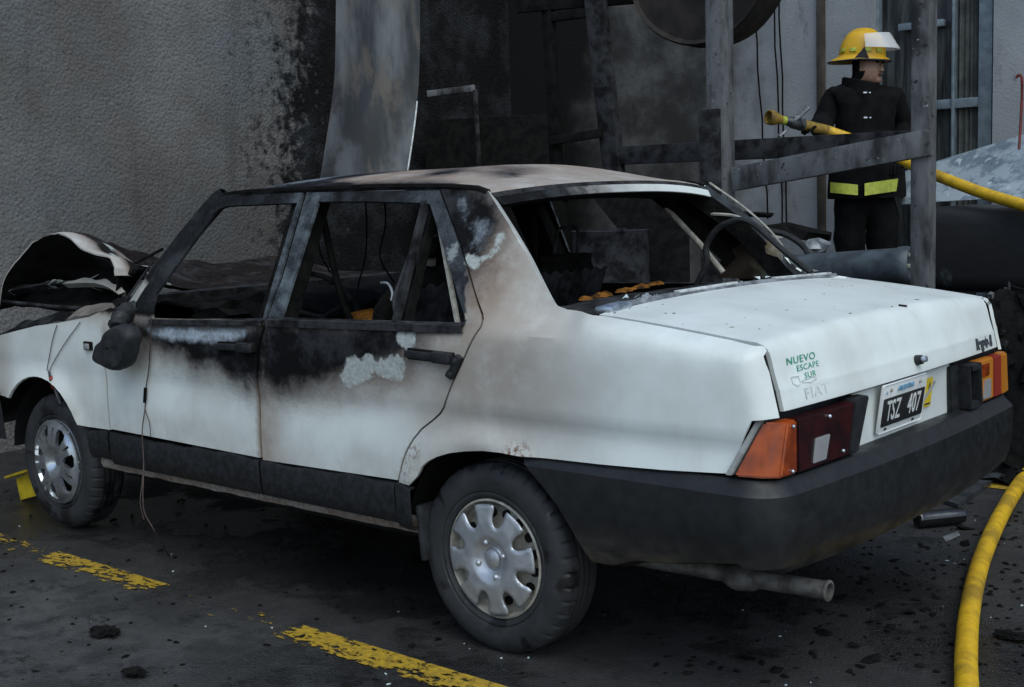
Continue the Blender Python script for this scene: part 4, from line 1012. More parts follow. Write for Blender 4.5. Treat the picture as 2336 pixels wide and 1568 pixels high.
# worn yellow bay lines
g = G('worn_yellow'); X = g.xyz()
wear = g.noise(34, 4, .8, stretch=(.5, 1, 1)); wl = g.noise(2.1, 3, .5, seed=3)
keep = g.ramp(g.math('ADD', wear, g.math('MULTIPLY_ADD', g.attr('keep'), .55, g.math('MULTIPLY_ADD', wl, .3, -.40))), .50, .54)
g.set(color=g.mix(g.ramp(g.noise(50, 6, .7), .35, .7), (.42, .27, .02), (.20, .13, .02)), rough=.55, alpha=keep, normal=g.bump(g.noise(150, 3), .3, .003)); M['worn_yellow'] = g.m
def bayline(name, x0, x1, y0, y1, keepf, label):
    mb = MB(); n = 80; mb.grid([[Vector((x0 + (x1 - x0) * i / n, y0 + (y1 - y0) * j / 4, .004)) for j in range(5)] for i in range(n + 1)])
    o = mb.out(name, 'worn_yellow'); tag(o, kind='structure')
    if o.data.polygons[0].normal.z < 0: o.data.flip_normals()
    a = o.data.attributes.new('keep', 'FLOAT', 'POINT'); a.data.foreach_set('value', [keepf(v.co.x, v.co.y) for v in o.data.vertices])
def k1(x, y):
    k = .40 if x < -2.1 else (.60 if x < -1.38 else (.27 if x < -.62 else .62))
    return k * (.65 + .35 * sm(-.27, -.20, y))
bayline('bay_line', -3.6, .9, -.265, -.145, k1, '')
bayline('bay_line', -.4, 1.6, 2.80, 2.92, lambda x, y: .75, '')

# stucco wall ahead of the car and the concrete wall beyond
g = G('stucco'); X = g.xyz()
n1 = g.noise(1.1, 6, .6); n2 = g.noise(4.5, 7, .7, seed=2); grain = g.noise(62, 4, .75); pit = g.vor(48)
c = g.mix(g.ramp(n1, .35, .68), (.120, .114, .107), (.182, .178, .172)); c = g.mix(g.ramp(g.noise(.7, 4, .6, seed=6), .45, .65, 0, .6), c, (.145, .165, .18))
c = g.mix(g.ramp(grain, .46, .34, 0, .6), c, (.04, .038, .036)); c = g.mix(g.ramp(g.noise(30, 4, .8, seed=13), .60, .70, 0, .35), c, (.27, .275, .275))
stk = g.ramp(g.noise(2.6, 4, .65, seed=14, stretch=(1, 1.6, .14)), .52, .70, 0, .45); c = g.mix(stk, c, (.06, .058, .054))
wob = g.math('MULTIPLY_ADD', n2, .9, -.45); wob2 = g.math('MULTIPLY_ADD', n1, .9, -.45)
wob3 = g.math('ADD', wob2, g.math('MULTIPLY_ADD', g.noise(13, 4, .75, seed=16), 2.0, -1.0))
sf = g.ramp(g.math('ADD', g.math('ADD', X[1], wob), wob3), 2.55, 3.15)
low = g.math('MULTIPLY', g.ramp(g.math('ADD', X[2], g.math('MULTIPLY', wob, .6)), 1.75, 1.25), g.ramp(g.math('ADD', X[1], wob), .7, 1.6))
c = g.mix(g.math('MULTIPLY', low, .45), c, (.05, .042, .035))
c = g.mix(sf, c, g.mix(g.ramp(g.noise(3, 6, .7, seed=5), .42, .66), (.004, .004, .004), (.022, .024, .027)))
hh = g.math('ADD', g.math('MULTIPLY', g.noise(95, 4, .8, seed=3), 1.), g.math('MULTIPLY', pit, -.9))
g.set(color=c, rough=.93, spec=.2, normal=g.bump(g.noise(9, 4, .6, seed=8), .25, .03, g.bump(hh, .9, .009))); M['stucco'] = g.m
mb = MB(); mb.box((-4.45, .4, 1.9), (.3, 9.6, 4.0)); wa = mb.out('stucco_wall', 'stucco', smooth=False); tag(wa, 'tall grey stucco wall in front of the car, blackened by soot towards the middle', 'wall')
g = G('concrete_wall'); X = g.xyz()
n1 = g.noise(1.3, 6, .65); n2 = g.noise(6, 7, .72, seed=2, stretch=(1, 1, .35)); grain = g.noise(60, 5, .7)
c = g.mix(g.ramp(n1, .3, .7), (.22, .235, .245), (.30, .315, .325)); c = g.mix(g.ramp(n2, .55, .75, 0, .75), c, (.06, .06, .06))
wob = g.math('MULTIPLY_ADD', n1, 1.0, -.5); wob2 = g.math('MULTIPLY_ADD', n2, .4, -.2)
sf = g.ramp(g.math('ADD', g.math('ADD', X[0], wob), wob2), -1.95, -2.55)
c = g.mix(sf, c, g.mix(g.ramp(g.noise(2.2, 5, .65, seed=5), .36, .7), (.030, .030, .029), (.115, .112, .106)))
blk = g.ramp(g.math('ADD', X[0], wob), -3.25, -3.7); c = g.mix(blk, c, (.007, .007, .007))
c = g.mix(g.ramp(grain, .40, .3, 0, .4), c, (.03, .03, .03))
g.set(color=c, rough=.9, spec=.2, normal=g.bump(grain, .6, .008)); M['concrete_wall'] = g.m
YB = 5.2; xd0 = at(1988, 100, 1, YB).x; xd1 = at(2266, 100, 1, YB).x
mb = MB(); mb.box(((-4.30 + xd0) / 2, YB + .15, 2.1), (xd0 + 4.30, .3, 4.4)); mb.box((xd1 + 3.0, YB + .15, 2.1), (6.0, .3, 4.4)); mb.box(((xd0 + xd1) / 2, YB + .15, 4.05), (xd1 - xd0, .3, .5))
wb = mb.out('concrete_wall', 'concrete_wall', smooth=False); tag(wb, 'pale concrete wall behind the firefighter, scorched dark towards the left', 'wall')
xj = at(1875, 150, 1, YB).x
simple('stain_brown', (.035, .028, .022), (.07, .06, .05), .9, 0, 8, .3)
mb = MB(); mb.box((xj, YB - .012, 2.0), (.055, .03, 4.1), None, .005); mb.out('wall_joint', 'stain_brown', wb)
# door in the concrete wall
simple('alu_blue', (.20, .25, .28), (.13, .165, .19), .45, .2, 14, .1)
g = G('dirty_glass'); g.set(color=g.mix(g.ramp(g.noise(4, 5, .6, stretch=(6, 1, .6)), .35, .65), (.012, .014, .015), (.06, .068, .068)), rough=.25); M['dirty_glass'] = g.m
dr = empty('glazed_door', ((xd0 + xd1) / 2, YB + .1, .4), 'aluminium framed glass door in the wall right of the firefighter', 'door')
hx = lambda u, w_, z0, z1, nm='door_stile': MB().box((at(u, 100, 1, YB + .1).x, YB + .1, (z0 + z1) / 2), (w_, .06, z1 - z0), None, .006).out(nm, 'alu_blue', dr)
hx(1998, .065, .4, 3.9); hx(2252, .085, .4, 3.9); hx(2090, .03, .4, 3.9, 'door_mullion'); hx(2178, .02, .4, 3.9, 'door_mullion')
mb = MB(); mb.box(((xd0 + xd1) / 2 + .14, YB + .106, at(2190, 236, 1, YB + .1).z), (xd1 - xd0 - .40, .05, .06), None, .006); mb.out('door_rail', 'alu_blue', dr)
mb = MB(); mb.box(((xd0 + xd1) / 2 - .10, YB + .106, at(2050, 64, 1, YB + .1).z), (.30, .05, .045), None, .006); mb.out('door_rail', 'alu_blue', dr)
mb = MB(); mb.box(((xd0 + xd1) / 2, YB + .16, 2.1), (xd1 - xd0, .01, 3.6)); mb.out('door_pane', 'dirty_glass', dr)
mb = MB(); mb.grid([[Vector((at(2180, 100, 1, YB + .12).x + .19 * i / 24, YB + .135 + .012 * math.sin(i * 1.4), z)) for z in (.5, 3.8)] for i in range(25)])
simple('curtain', (.10, .11, .10), (.045, .05, .05), .9, 0, 6, .1); mb.out('curtain', 'curtain', dr)
# raised concrete apron behind
mb = MB(); mb.box((-.4, 4.75, .2), (7.7, .95, .40), None, .02); ap = mb.out('pavement', 'concrete'); tag(ap, kind='structure')

# ------------------------------------------------------------ steel stand
g = G('sooty_steel'); X = g.xyz()
n1 = g.noise(5, 7, .7, stretch=(1, 1, .35)); n2 = g.noise(28, 6, .7)
c = g.mix(g.ramp(n1, .36, .62), (.016, .016, .017), (.12, .125, .13)); c = g.mix(g.ramp(n2, .60, .70), c, (.012, .012, .013)); c = g.mix(g.ramp(g.noise(60, 5, .7, seed=3), .66, .7), c, (.32, .34, .34))
g.set(color=c, rough=.65, metal=.0, spec=.25, normal=g.bump(n2, .3, .004)); M['sooty_steel'] = g.m
sf_ = empty('steel_stand', (-.3, 2.6, 0), 'scorched square-tube steel stand with crossbeams behind the car', 'steel frame')
PR = deep(2107, 320, 5.2); PL = deep(1645, 380, 5.9)
def vpost(name, p, wd, z1, mat='sooty_steel', z0=0.): return MB().box((p.x, p.y, (z0 + z1) / 2), (wd, wd, z1 - z0), None, .006).out(name, mat, sf_)
vpost('post', PR, .080, 4.2); vpost('post', PL, .095, 4.2)
mb = MB(); mb.box((PL.x - .025, PL.y - .03, .85), (.11, .07, 1.7), None, .006); mb.out('post_sleeve', 'char_grey', sf_)
a = deep(1676, 409, 5.85); b = deep(2122, 325, 5.14); b1_ = (b - a).normalized()
mb = MB(); mb.beam(a, b, .045, .108, bev=.004); mb.out('crossbeam', 'sooty_steel', sf_)['label'] = 'pale worn crossbeam sloping up to the right post'
a = deep(1405, 356, 6.7); b = deep(2112, 322, 5.30)
mb = MB(); mb.beam(a, b, .06, .095, bev=.004); mb.out('crossbeam', 'char_grey', sf_)
mb = MB(); mb.beam(deep(1352, -60, 6.6), deep(1404, 420, 6.7), .115, .05, Vector((0, 1, 0)), .004); mb.out('leaning_post', 'char_grey', sf_)
mb = MB(); mb.beam(deep(1246, -60, 6.75), deep(1272, 420, 6.8), .058, .05, Vector((0, 1, 0)), .004); mb.out('leaning_post', 'char', sf_)
for p, q, h in (((1255, 322), (1372, 304), .045), ((1255, 40), (1350, 28), .05), ((1180, 8), (1660, -30), .10)):
    mb = MB(); mb.beam(deep(*p, 6.75), deep(*q, 6.65), .04, h, bev=.003); mb.out('crossbar', 'char', sf_)
# drum on the stand
dc = deep(1592, -98, 6.3); mb = MB()
simple('burnt_drum', (.010, .008, .007), (.030, .024, .020), .8, 0, 6, .5)
for k in range(1):
    rows = []
    for r_, y_ in ((.01, 0), (.30, .0), (.405, .006), (.425, -.01), (.435, .01), (.428, .03), (.43, .09), (.438, .10), (.43, .11), (.43, .20), (.01, .20)):
        rows.append([Vector((dc.x + r_ * (1 + .02 * math.sin(a * .7)) * math.cos(a * math.pi / 24), dc.y + y_, dc.z + r_ * math.sin(a * math.pi / 24))) for a in range(48)])
    mb.grid(rows, closed_v=True)
tag(mb.out('burnt_drum', 'burnt_drum'), 'rusty brown drum end hanging over the steel stand, cut by the top edge', 'drum')
# hanging scorched sheet
g = G('scorched_sheet'); X = g.xyz()
n1 = g.noise(2.2, 6, .6, stretch=(2.5, 2.5, .6)); n2 = g.noise(5, 6, .65, seed=3, stretch=(2, 2, .5))
c = g.mix(g.ramp(n1, .40, .64), (.014, .017, .019), (.085, .095, .10)); c = g.mix(g.ramp(n2, .50, .66, 0, .8), c, (.075, .060, .046)); c = g.mix(g.ramp(g.noise(3.5, 5, .6, seed=8), .5, .65), c, (.018, .018, .018))
g.set(color=c, rough=.55, metal=.1, normal=g.bump(n1, .15, .02)); M['scorched_sheet'] = g.m
Lp = [(768, -60), (767, 0), (765, 150), (758, 230), (748, 300), (734, 390), (726, 440)]; Rp = [(957, -60), (957, 0), (957, 120), (953, 210), (944, 295), (930, 388), (922, 440)]
rows = []
for (l, r_) in zip(spline([Vector((*p, 0)) for p in Lp], 4), spline([Vector((*p, 0)) for p in Rp], 4)):
    rows.append([deep(lin(l.x, r_.x, t), lin(l.y, r_.y, t), 7.0 - .06 * math.sin(t * math.pi) + .10 * sm(200, 420, l.y) * (.5 - t) + .03 * mnoise.noise(Vector((t * 2, l.y * .006, 0)))) for t in [k / 14 for k in range(15)]])
mb = MB(); mb.grid(rows); sh_ = mb.out('hanging_sheet', 'scorched_sheet', solid=.004); tag(sh_, 'tall bent metal sheet hanging down behind the car roof, brown and grey streaks', 'metal sheet')
mb = MB(); mb.tube([r_[-1] for r_ in rows][13:], .0055, 6); mb.out('folded_edge', 'white_trim', sh_)  # bent edge in white, painting the light it catches
# charred cabinet against the dark corner
cb = empty('charred_cabinet', (-3.3, 4.3, 0), 'charred black cabinet with a pale top edge right of the hanging sheet', 'cabinet')
A3_ = deep(962, 218, 9.0); B3_ = deep(1250, 200, 8.7); d_ = (B3_ - A3_); d_.z = 0; ln = d_.length; rz = math.atan2(d_.y, d_.x); cm = Euler((0, 0, rz)).to_matrix(); mid_ = (A3_ + B3_) / 2; nb = Vector((-math.sin(rz), math.cos(rz), 0))
mb = MB(); mb.box(Vector((mid_.x, mid_.y, .95)) + nb * .22, (ln, .40, 1.88), cm, .01); mb.out('carcass', 'char', cb)
mb = MB(); mb.beam(deep(975, 215, 8.93), deep(1084, 201, 8.86), .03, .045, bev=.004); mb.out('top_edge', 'sooty_steel', cb)
mb = MB(); mb.beam(deep(1084, 205, 8.80), deep(1094, 395, 8.82), .03, .02, Vector((0, 1, 0)), .004); mb.out('edge_strip', 'char_grey', cb)
# hanging cables in front of the pale wall
for i, (p, q) in enumerate((((1722, 40), (1752, 500)), ((1764, -30), (1786, 520)), ((1776, -30), (1796, 520)))):
    P_ = []
    for k in range(9):
        t = k / 8; z = at(lin(p[0], q[0], t), lin(p[1], q[1], t), 1, YB - .06); P_.append(z + Vector((.006 * math.sin(k * 2 + i), 0, 0)))
    mb = MB(); mb.tube(P_, .006, 6); tag(mb.out('hanging_cable', 'char'), ('leftmost', 'middle', 'rightmost')[i] + ' of three black cables hanging down the pale wall left of the firefighter', 'cable', 'cables hanging on the wall')

# ------------------------------------------------------------ rubble heap and scrap behind the car
mb = MB(); rows = []
def heap(x, y): return .80 * sm(2.95, 3.55, y) * sm(-2.0, -.9, x) * (1 - .55 * sm(3.9, 4.4, y)) * (.85 + .3 * mnoise.noise(Vector((x * 2, y * 2, 1)))) + .05 * mnoise.noise(Vector((x * 9, y * 9, 5)))
for i in range(90):
    x = -2.2 + 5.0 * i / 89
    rows.append([Vector((x, 2.85 + 1.7 * j / 39, heap(x, 2.85 + 1.7 * j / 39) + .012)) for j in range(40)])
mb.grid(rows)
CUBE = [Vector((a, b, c)) * .5 for a in (-1, 1) for b in (-1, 1) for c in (-1, 1)]; CF = ((0, 1, 3, 2), (4, 6, 7, 5), (0, 4, 5, 1), (2, 3, 7, 6), (0, 2, 6, 4), (1, 5, 7, 3))
def add_chunk(mb, m, jit, mi, tpl=None):
    tv, tf = tpl or (CUBE, CF)
    vs = [mb.bm.verts.new((m @ v) + Vector((random.uniform(-1, 1), random.uniform(-1, 1), random.uniform(-1, 1))) * jit) for v in tv]
    for f in tf: mb.bm.faces.new([vs[i] for i in f]).material_index = mi
for k in range(2600):
    x = random.uniform(-1.6, 2.6); y = random.uniform(2.9, 4.4); z = heap(x, y); s_ = random.uniform(.012, .05) if random.random() < .93 else random.uniform(.06, .11)
    m = Matrix.Translation((x, y, z + s_ * .1)) @ Euler((random.uniform(0, 3), random.uniform(0, 3), random.uniform(0, 3))).to_matrix().to_4x4() @ Matrix.Diagonal((s_ * random.uniform(.6, 2.2), s_ * random.uniform(.4, 1), s_ * random.uniform(.15, .6), 1))
    add_chunk(mb, m, .2 * s_, random.choices((0, 1, 2), (.72, .22, .06))[0])
tag(mb.out('rubble', ['char', 'char_grey', 'concrete'], smooth=False), 'heap of charred rubble and broken bits behind the car boot', 'rubble', kind='stuff')
# charred tank lying on the heap
p0, p1 = deep(2150, 570, 6.9), deep(2480, 562, 6.2); ax = (p1 - p0).normalized(); upv = Vector((0, 0, 1)); sd_ = ax.cross(upv).normalized(); up2 = sd_.cross(ax)
mb = MB(); rows = []
for k in range(25):
    t = k / 24; q = p0.lerp(p1, t); r = []
    for a in range(28):
        an = 2 * math.pi * a / 28; ca, sa = math.cos(an), math.sin(an); e_ = .36
        w_ = (abs(ca) ** e_) * math.copysign(1, ca) * .23; h_ = (abs(sa) ** e_) * math.copysign(1, sa) * .225
        r.append(q + sd_ * w_ + up2 * (h_ + (.012 * math.sin(t * 9) if sa > .3 else 0)))
    rows.append(r)
V = mb.grid(rows, closed_v=True); mb.bm.faces.new(V[0]); mb.bm.faces.new(V[-1][::-1])
g = G('tank_black'); pz = g.noise(3, 5, .6, seed=4); g.set(color=g.mix(g.ramp(pz, .62, .74), g.mix(g.noise(8, 5), (.007, .007, .008), (.018, .018, .019)), (.10, .125, .125)), rough=.6, normal=g.bump(g.noise(20, 5), .3, .01)); M['tank_black'] = g.m
tag(mb.out('charred_tank', 'tank_black', split=60), 'long charred black tank lying on the rubble right of the post', 'tank')
# charred barrel and leaning board seen through the car
bc = deep(1395, 640, 7.3); mb = MB(); rows = []
for r_, z_ in ((.001, .0), (.215, .0), (.225, .01), (.22, .03), (.22, .30), (.228, .31), (.22, .32), (.22, .60), (.228, .61), (.22, .62), (.218, .93), (.226, .95), (.215, .955), (.20, .90), (.001, .90)):
    rows.append([Vector((bc.x + r_ * (1 + .03 * mnoise.noise(Vector((math.cos(a * math.pi / 18), math.sin(a * math.pi / 18), z_ * 3)))) * math.cos(a * math.pi / 18), bc.y + r_ * math.sin(a * math.pi / 18), .004 + z_ * 1.17)) for a in range(36)])
mb.grid(rows, closed_v=True); tag(mb.out('charred_barrel', 'char_grey', split=40), 'charred upright barrel behind the car, seen through the rear window', 'barrel')
P_ = [deep(u, v, d_) for u, v, d_ in ((1352, 452, 7.9), (1570, 446, 7.6), (1575, 720, 7.2), (1500, 720, 7.25), (1440, 560, 7.6))]
mb = MB(); mb.poly(P_, (-.01, .02, .0)); bmesh.ops.triangulate(mb.bm, faces=mb.bm.faces); tag(mb.out('charred_board', 'char', smooth=False), 'black charred board leaning behind the barrel, seen through the rear window', 'board')
# grey pipe
p0, p1 = deep(1800, 622, 6.5), deep(2082, 605, 6.1); ax = (p1 - p0).normalized(); pm = Matrix.Translation(p0) @ ax.to_track_quat('Y', 'Z').to_matrix().to_4x4(); L_ = (p1 - p0).length
simple('pipe_grey', (.075, .095, .11), (.035, .042, .05), .45, 0, 9, .15)
mb = MB(); mb.lathe([(.070, 0), (.088, .0), (.088, L_ * .5), (.088, L_ - .07), (.094, L_ - .06), (.094, L_ - .02), (.080, L_), (.03, L_ - .01), (.001, L_ - .01)], 40, pm)
pp = mb.out('fallen_pipe', 'pipe_grey', split=40); tag(pp, 'thick blue-grey pipe lying behind the boot, left of the post', 'pipe')
for a in range(6):
    mb = MB(); mb.box(pm @ Vector((.06 * math.cos(a), L_ + .004, .06 * math.sin(a))), (.018, .018, .018), None, .003); mb.out('flange_bolt', 'cream_steel', pp)
# crumpled galvanised sheet
g = G('peeled_galv'); n1 = g.noise(6, 7, .7, stretch=(1, 1, 2)); n2 = g.noise(14, 7, .7, seed=3)
c = g.mix(g.ramp(n1, .42, .58), (.17, .22, .26), (.36, .42, .46)); c = g.mix(g.ramp(n2, .60, .66), c, (.52, .58, .60)); c = g.mix(g.ramp(g.noise(20, 6, .7, seed=5), .66, .70), c, (.04, .045, .05))
g.set(color=c, rough=.5, metal=.2, normal=g.bump(n1, .3, .01)); M['peeled_galv'] = g.m
rows = []
for i in range(25):
    t = i / 24; u = lin(2056, 2420, t); top = lin(394, 282, t); bot = 468 - 14 * t - 5 * math.sin(t * 3)
    rows.append([deep(u + (4 * math.sin(s_ * 7) if i == 0 else 0), lin(top, bot, s_), lin(7.7, 6.9, t) - .22 * s_ + .05 * math.sin(t * 5 + s_ * 2)) for s_ in [k / 8 for k in range(9)]])
mb = MB(); mb.grid(rows); tag(mb.out('metal_sheet', 'peeled_galv', solid=.004), 'pale blue-grey peeling metal sheet leaning above the charred tank', 'metal sheet')
# twisted scrap near the pipe
for i, (L, d0, mat, lab) in enumerate((
        ([(1740, 520), (1790, 512), (1845, 530), (1892, 536), (1890, 552), (1830, 548), (1770, 540)], 6.9, 'char', 'black twisted strip of sheet lying below the hanging cables'),
        ([(1838, 552), (1862, 548), (1892, 560), (1880, 574), (1855, 580), (1842, 574)], 6.6, 'galv', 'torn pale metal scrap beside the grey pipe'),
        ([(1690, 488), (1742, 490), (1760, 492), (1758, 497), (1700, 495)], 6.9, 'char', 'thin black charred slat left of the hanging cables'),
        ([(1756, 541), (1790, 536), (1792, 541), (1758, 547)], 6.7, 'cream_steel', 'small pale strip lying on the twisted black sheet'))):
    P_ = [deep(u, v, d0 + .04 * math.sin(k * 2)) for k, (u, v) in enumerate(L)]
    mb = MB(); mb.poly(P_, (.0, .03, .012)); bmesh.ops.triangulate(mb.bm, faces=mb.bm.faces)
    tag(mb.out('metal_scrap', mat, smooth=False), lab, 'scrap')
mb = MB(); mb.tube(spline([deep(1735, 525, 6.6), deep(1790, 535, 6.55), deep(1830, 560, 6.5), deep(1850, 590, 6.45)], 5), .016, 8); tag(mb.out('burnt_hose', 'rubber'), 'burnt black rubber hose curling over the scrap by the pipe', 'hose')
# red crowbar by the right edge
P_ = spline([at(2318, 178, 1, 4.55), at(2324, 172, 1, 4.55), at(2331, 180, 1, 4.55), at(2331, 230, 1, 4.55), at(2326, 320, 1, 4.5), at(2318, 430, 1, 4.4)], 5)
simple('red_paint', (.15, .016, .012), (.07, .012, .01), .5, 0, 20); mb = MB(); mb.tube(P_[:22], .008, 8); tag(mb.out('red_bar', 'red_paint'), 'red hooked bar leaning at the right edge of the picture', 'bar')

# ------------------------------------------------------------ hoses
g = G('hose_yellow'); n1 = g.noise(16, 6, .7); n2 = g.noise(70, 5, .7, seed=2)
c = g.mix(g.ramp(n1, .35, .7), (.64, .39, .012), (.44, .26, .012)); c = g.mix(g.ramp(n2, .60, .70, 0, .8), c, (.06, .045, .02)); c = g.mix(g.ramp(g.noise(5, 5, .6, seed=5), .50, .66, 0, .6), c, (.16, .10, .02))
g.set(color=c, rough=.5, normal=g.bump(g.noise(240, 3), .25, .002)); M['hose_yellow'] = g.m
HP = [at(u, v, 2, .031) for u, v in ((2212, 1760), (2207, 1640), (2205, 1560), (2204, 1500), (2211, 1400), (2232, 1300), (2262, 1220), (2300, 1146), (2345, 1080), (2420, 1000))]
mb = MB(); mb.tube(spline(HP, 8), .031, 16); tag(mb.out('fire_hose', 'hose_yellow'), 'thick yellow fire hose curving over the wet ground at lower right', 'hose', 'yellow fire hoses')

# ------------------------------------------------------------ things on the ground
def slab(name, px, h, mat, label, cat, grp=None, z0=.0, rough=.004):
    P_ = [at(u, v, 2, z0 + h) for u, v in px]; mb = MB(); pts = [(p.x, p.y) for p in P_]
    V, F = tri2d(pts, [], .06); n = len(V)
    vs = [mb.bm.verts.new((x, y, z0 + h + rough * mnoise.noise(Vector((x * 12, y * 12, 0))))) for x, y in V]
    for f in F: mb.bm.faces.new([vs[i] for i in f])
    r_ = bmesh.ops.extrude_face_region(mb.bm, geom=list(mb.bm.faces))
    for v in r_['geom']:
        if isinstance(v, bmesh.types.BMVert): v.co.z = z0 + .003
    o = mb.out(name, mat, split=30); tag(o, label, cat, grp); return o
simple('wet_rubber', (.020, .023, .026), (.045, .050, .056), .28, 0, 12, .35, .5); simple('board_grey', (.16, .165, .165), (.08, .085, .09), .6, 0, 10, .3)
slab('rubber_slab', [(2153, 1140), (2186, 1150), (2255, 1102), (2321, 1060), (2265, 1050), (2210, 1090)], .02, 'wet_rubber', 'long wet black slab on the ground behind the bumper, near the black can', 'slab')
slab('rubber_slab', [(2265, 1038), (2272, 1000), (2288, 958), (2400, 966), (2430, 1052)], .022, 'wet_rubber', 'wide wet dark slab at the right edge beside the bumper', 'slab')
slab('pale_board', [(2270, 912), (2300, 902), (2420, 900), (2430, 934), (2330, 936)], .025, 'board_grey', 'pale broken board on the ground beyond the bumper corner', 'board')
p0, p1 = at(2092, 1186, 2, .034), at(2196, 1176, 2, .034); ax = (p1 - p0); L_ = ax.length; pm = Matrix.Translation(p0) @ ax.to_track_quat('Y', 'Z').to_matrix().to_4x4()
g = G('can_gloss'); g.set(color=(.010, .010, .011), rough=.16, spec=.7, normal=g.bump(g.noise(18, 3), .15, .006)); M['can_gloss'] = g.m
mb = MB(); mb.lathe([(.001, .003), (.026, .003), (.031, 0), (.034, .006), (.033, .012), (.032, .02), (.032, L_ * .6), (.030, L_ * .9), (.028, L_), (.026, L_ - .02), (.001, L_ - .02)], 32, pm); tag(mb.out('black_can', 'can_gloss', split=40), 'glossy black tin lying on its side near the rubber slab', 'tin can')
slab('torn_label', [(2150, 1225), (2185, 1212), (2190, 1222), (2158, 1236)], .003, 'board_grey', 'small pale scrap of paper below the black tin', 'scrap')
# yellow plastic tray by the front wheel
yt = [at(u, v, 1, .22) for u, v in ((36, 1092), (70, 1078), (88, 1130), (47, 1141))]
mb = MB(); n_ = Vector((-.10, .16, 0)); rows = [[yt[0] + n_, yt[0], yt[1], yt[1] + n_], [yt[0].lerp(yt[3], .5) + n_, yt[0].lerp(yt[3], .5), yt[1].lerp(yt[2], .5), yt[1].lerp(yt[2], .5) + n_], [yt[3] + n_ * .9, yt[3], yt[2], yt[2] + n_ * .9]]
mb.grid(rows); ya = mb.out('yellow_tub', 'yellow_plastic', solid=.006); tag(ya, 'broken yellow plastic tub on the ground ahead of the front wheel', 'tub')
mb = MB(); mb.beam(at(21, 1088, 1, .20), at(68, 1073, 1, .20), .05, .012, bev=.003); mb.out('rim', 'yellow_plastic', ya)
for i, (u, v, s_, lab) in enumerate(((236, 1440, .036, 'black charred lump on the asphalt at lower left, the larger one'), (306, 1532, .026, 'flat charred lump near the bottom edge at lower left'), (2310, 1450, .03, 'dark charred bit lying right of the yellow hose'), (2290, 975, .03, 'small black lump on the wide wet slab'))):
    c = at(u, v, 2, .012 + (.02 if i == 3 else 0)); mb = MB(); bmesh.ops.create_icosphere(mb.bm, subdivisions=3, radius=1)
    for w_ in mb.bm.verts: q = w_.co.copy(); w_.co = c + Vector((q.x * s_ * 1.5, q.y * s_, q.z * s_ * .3)) * (1 + .8 * mnoise.noise(q * 2.4 + c * 9))
    tag(mb.out('charred_lump', 'char'), lab, 'lump', 'charred lumps')
mb = MB()
OCT = ([Vector(v) for v in ((1, 0, 0), (.3, .9, 0), (-.8, .6, 0), (-.8, -.6, 0), (.3, -.9, 0), (0, 0, .9))], ((0, 1, 5), (1, 2, 5), (2, 3, 5), (3, 4, 5), (4, 0, 5)))
for k in range(1500):                     # crumbs of glass, soot and paint strewn about
    if k % 3: x, y = random.uniform(-3.4, 2.0), random.uniform(-1.2, 3.0)
    else: x, y = random.gauss(.75, .45), random.gauss(1.3, .8)
    dark = random.random() < .90; s_ = random.uniform(.003, .012) if dark else random.uniform(.002, .005)
    if dark and random.random() < .06: s_ *= 2
    m = Matrix.Translation((x, y, s_ * .25)) @ Euler((random.uniform(-.3, .3), random.uniform(-.3, .3), random.uniform(0, 6))).to_matrix().to_4x4() @ Matrix.Diagonal((s_ * random.uniform(.8, 2), s_, s_ * .5, 1))
    add_chunk(mb, m, .22 * s_, 0 if dark else 1, OCT)
tag(mb.out('ground_litter', ['char', 'glass_bits'], smooth=False), 'crumbs of soot and broken glass strewn over the asphalt', 'litter', kind='stuff')

# ------------------------------------------------------------ firefighter
PX = 7.55
ffb = deep(1972, 420, PX); base = Vector((ffb.x, ffb.y, .40))
ff_ = empty('person', base, 'person in black firefighting coat and yellow helmet holding a hose nozzle, looking right', 'person')
simple('black_cloth', (.0025, .0025, .003), (.006, .006, .0065), .95, 0, 12, .35, None, .12)
simple('skin', (.26, .155, .115), (.19, .11, .08), .55, 0, 20)
D = lambda u, v, d=0.: deep(u, v, PX + d)
def skin_mesh(name, verts, edges, rad, mats, parent, sub=2, matf=None):
    me = bpy.data.meshes.new(name); me.from_pydata([tuple(v) for v in verts], edges, [])
    o = bpy.data.objects.new(name, me); COL.objects.link(o)
    md = o.modifiers.new('skin', 'SKIN'); md.use_smooth_shade = True
    for i, r_ in enumerate(rad): me.skin_vertices[0].data[i].radius = r_ if isinstance(r_, tuple) else (r_, r_)
    me.skin_vertices[0].data[0].use_root = True
    s_ = o.modifiers.new('sub', 'SUBSURF'); s_.levels = sub; s_.render_levels = sub
    dg = bpy.context.evaluated_depsgraph_get(); m2 = bpy.data.meshes.new_from_object(o.evaluated_get(dg)); bpy.data.objects.remove(o)
    m2.materials.clear()
    for m in mats: m2.materials.append(M[m])
    m2.polygons.foreach_set('use_smooth', [True] * len(m2.polygons))
    if matf:
        for p in m2.polygons: p.material_index = matf(p.center)
    o = bpy.data.objects.new(name, m2); COL.objects.link(o); o.parent = parent; o.matrix_parent_inverse = parent.matrix_world.inverted(); return o
fx = Vector((.945, .325, 0)); rx_ = Vector((.758, .652, 0))
pel = D(1974, 432); chest = D(1970, 262); sho = D(1968, 222)
neck = D(1970, 196); hb = D(1981, 164); ht = D(1977, 112)
shL = D(1902, 226, .02); elL = D(1872, 285, .0); wrL = D(1872, 296, -.28); haL = D(1850, 290, -.36)
shR = D(2036, 226, .04); elR = D(2062, 290, .10); wrR = D(2048, 345, -.08); haR = D(2040, 370, -.15)
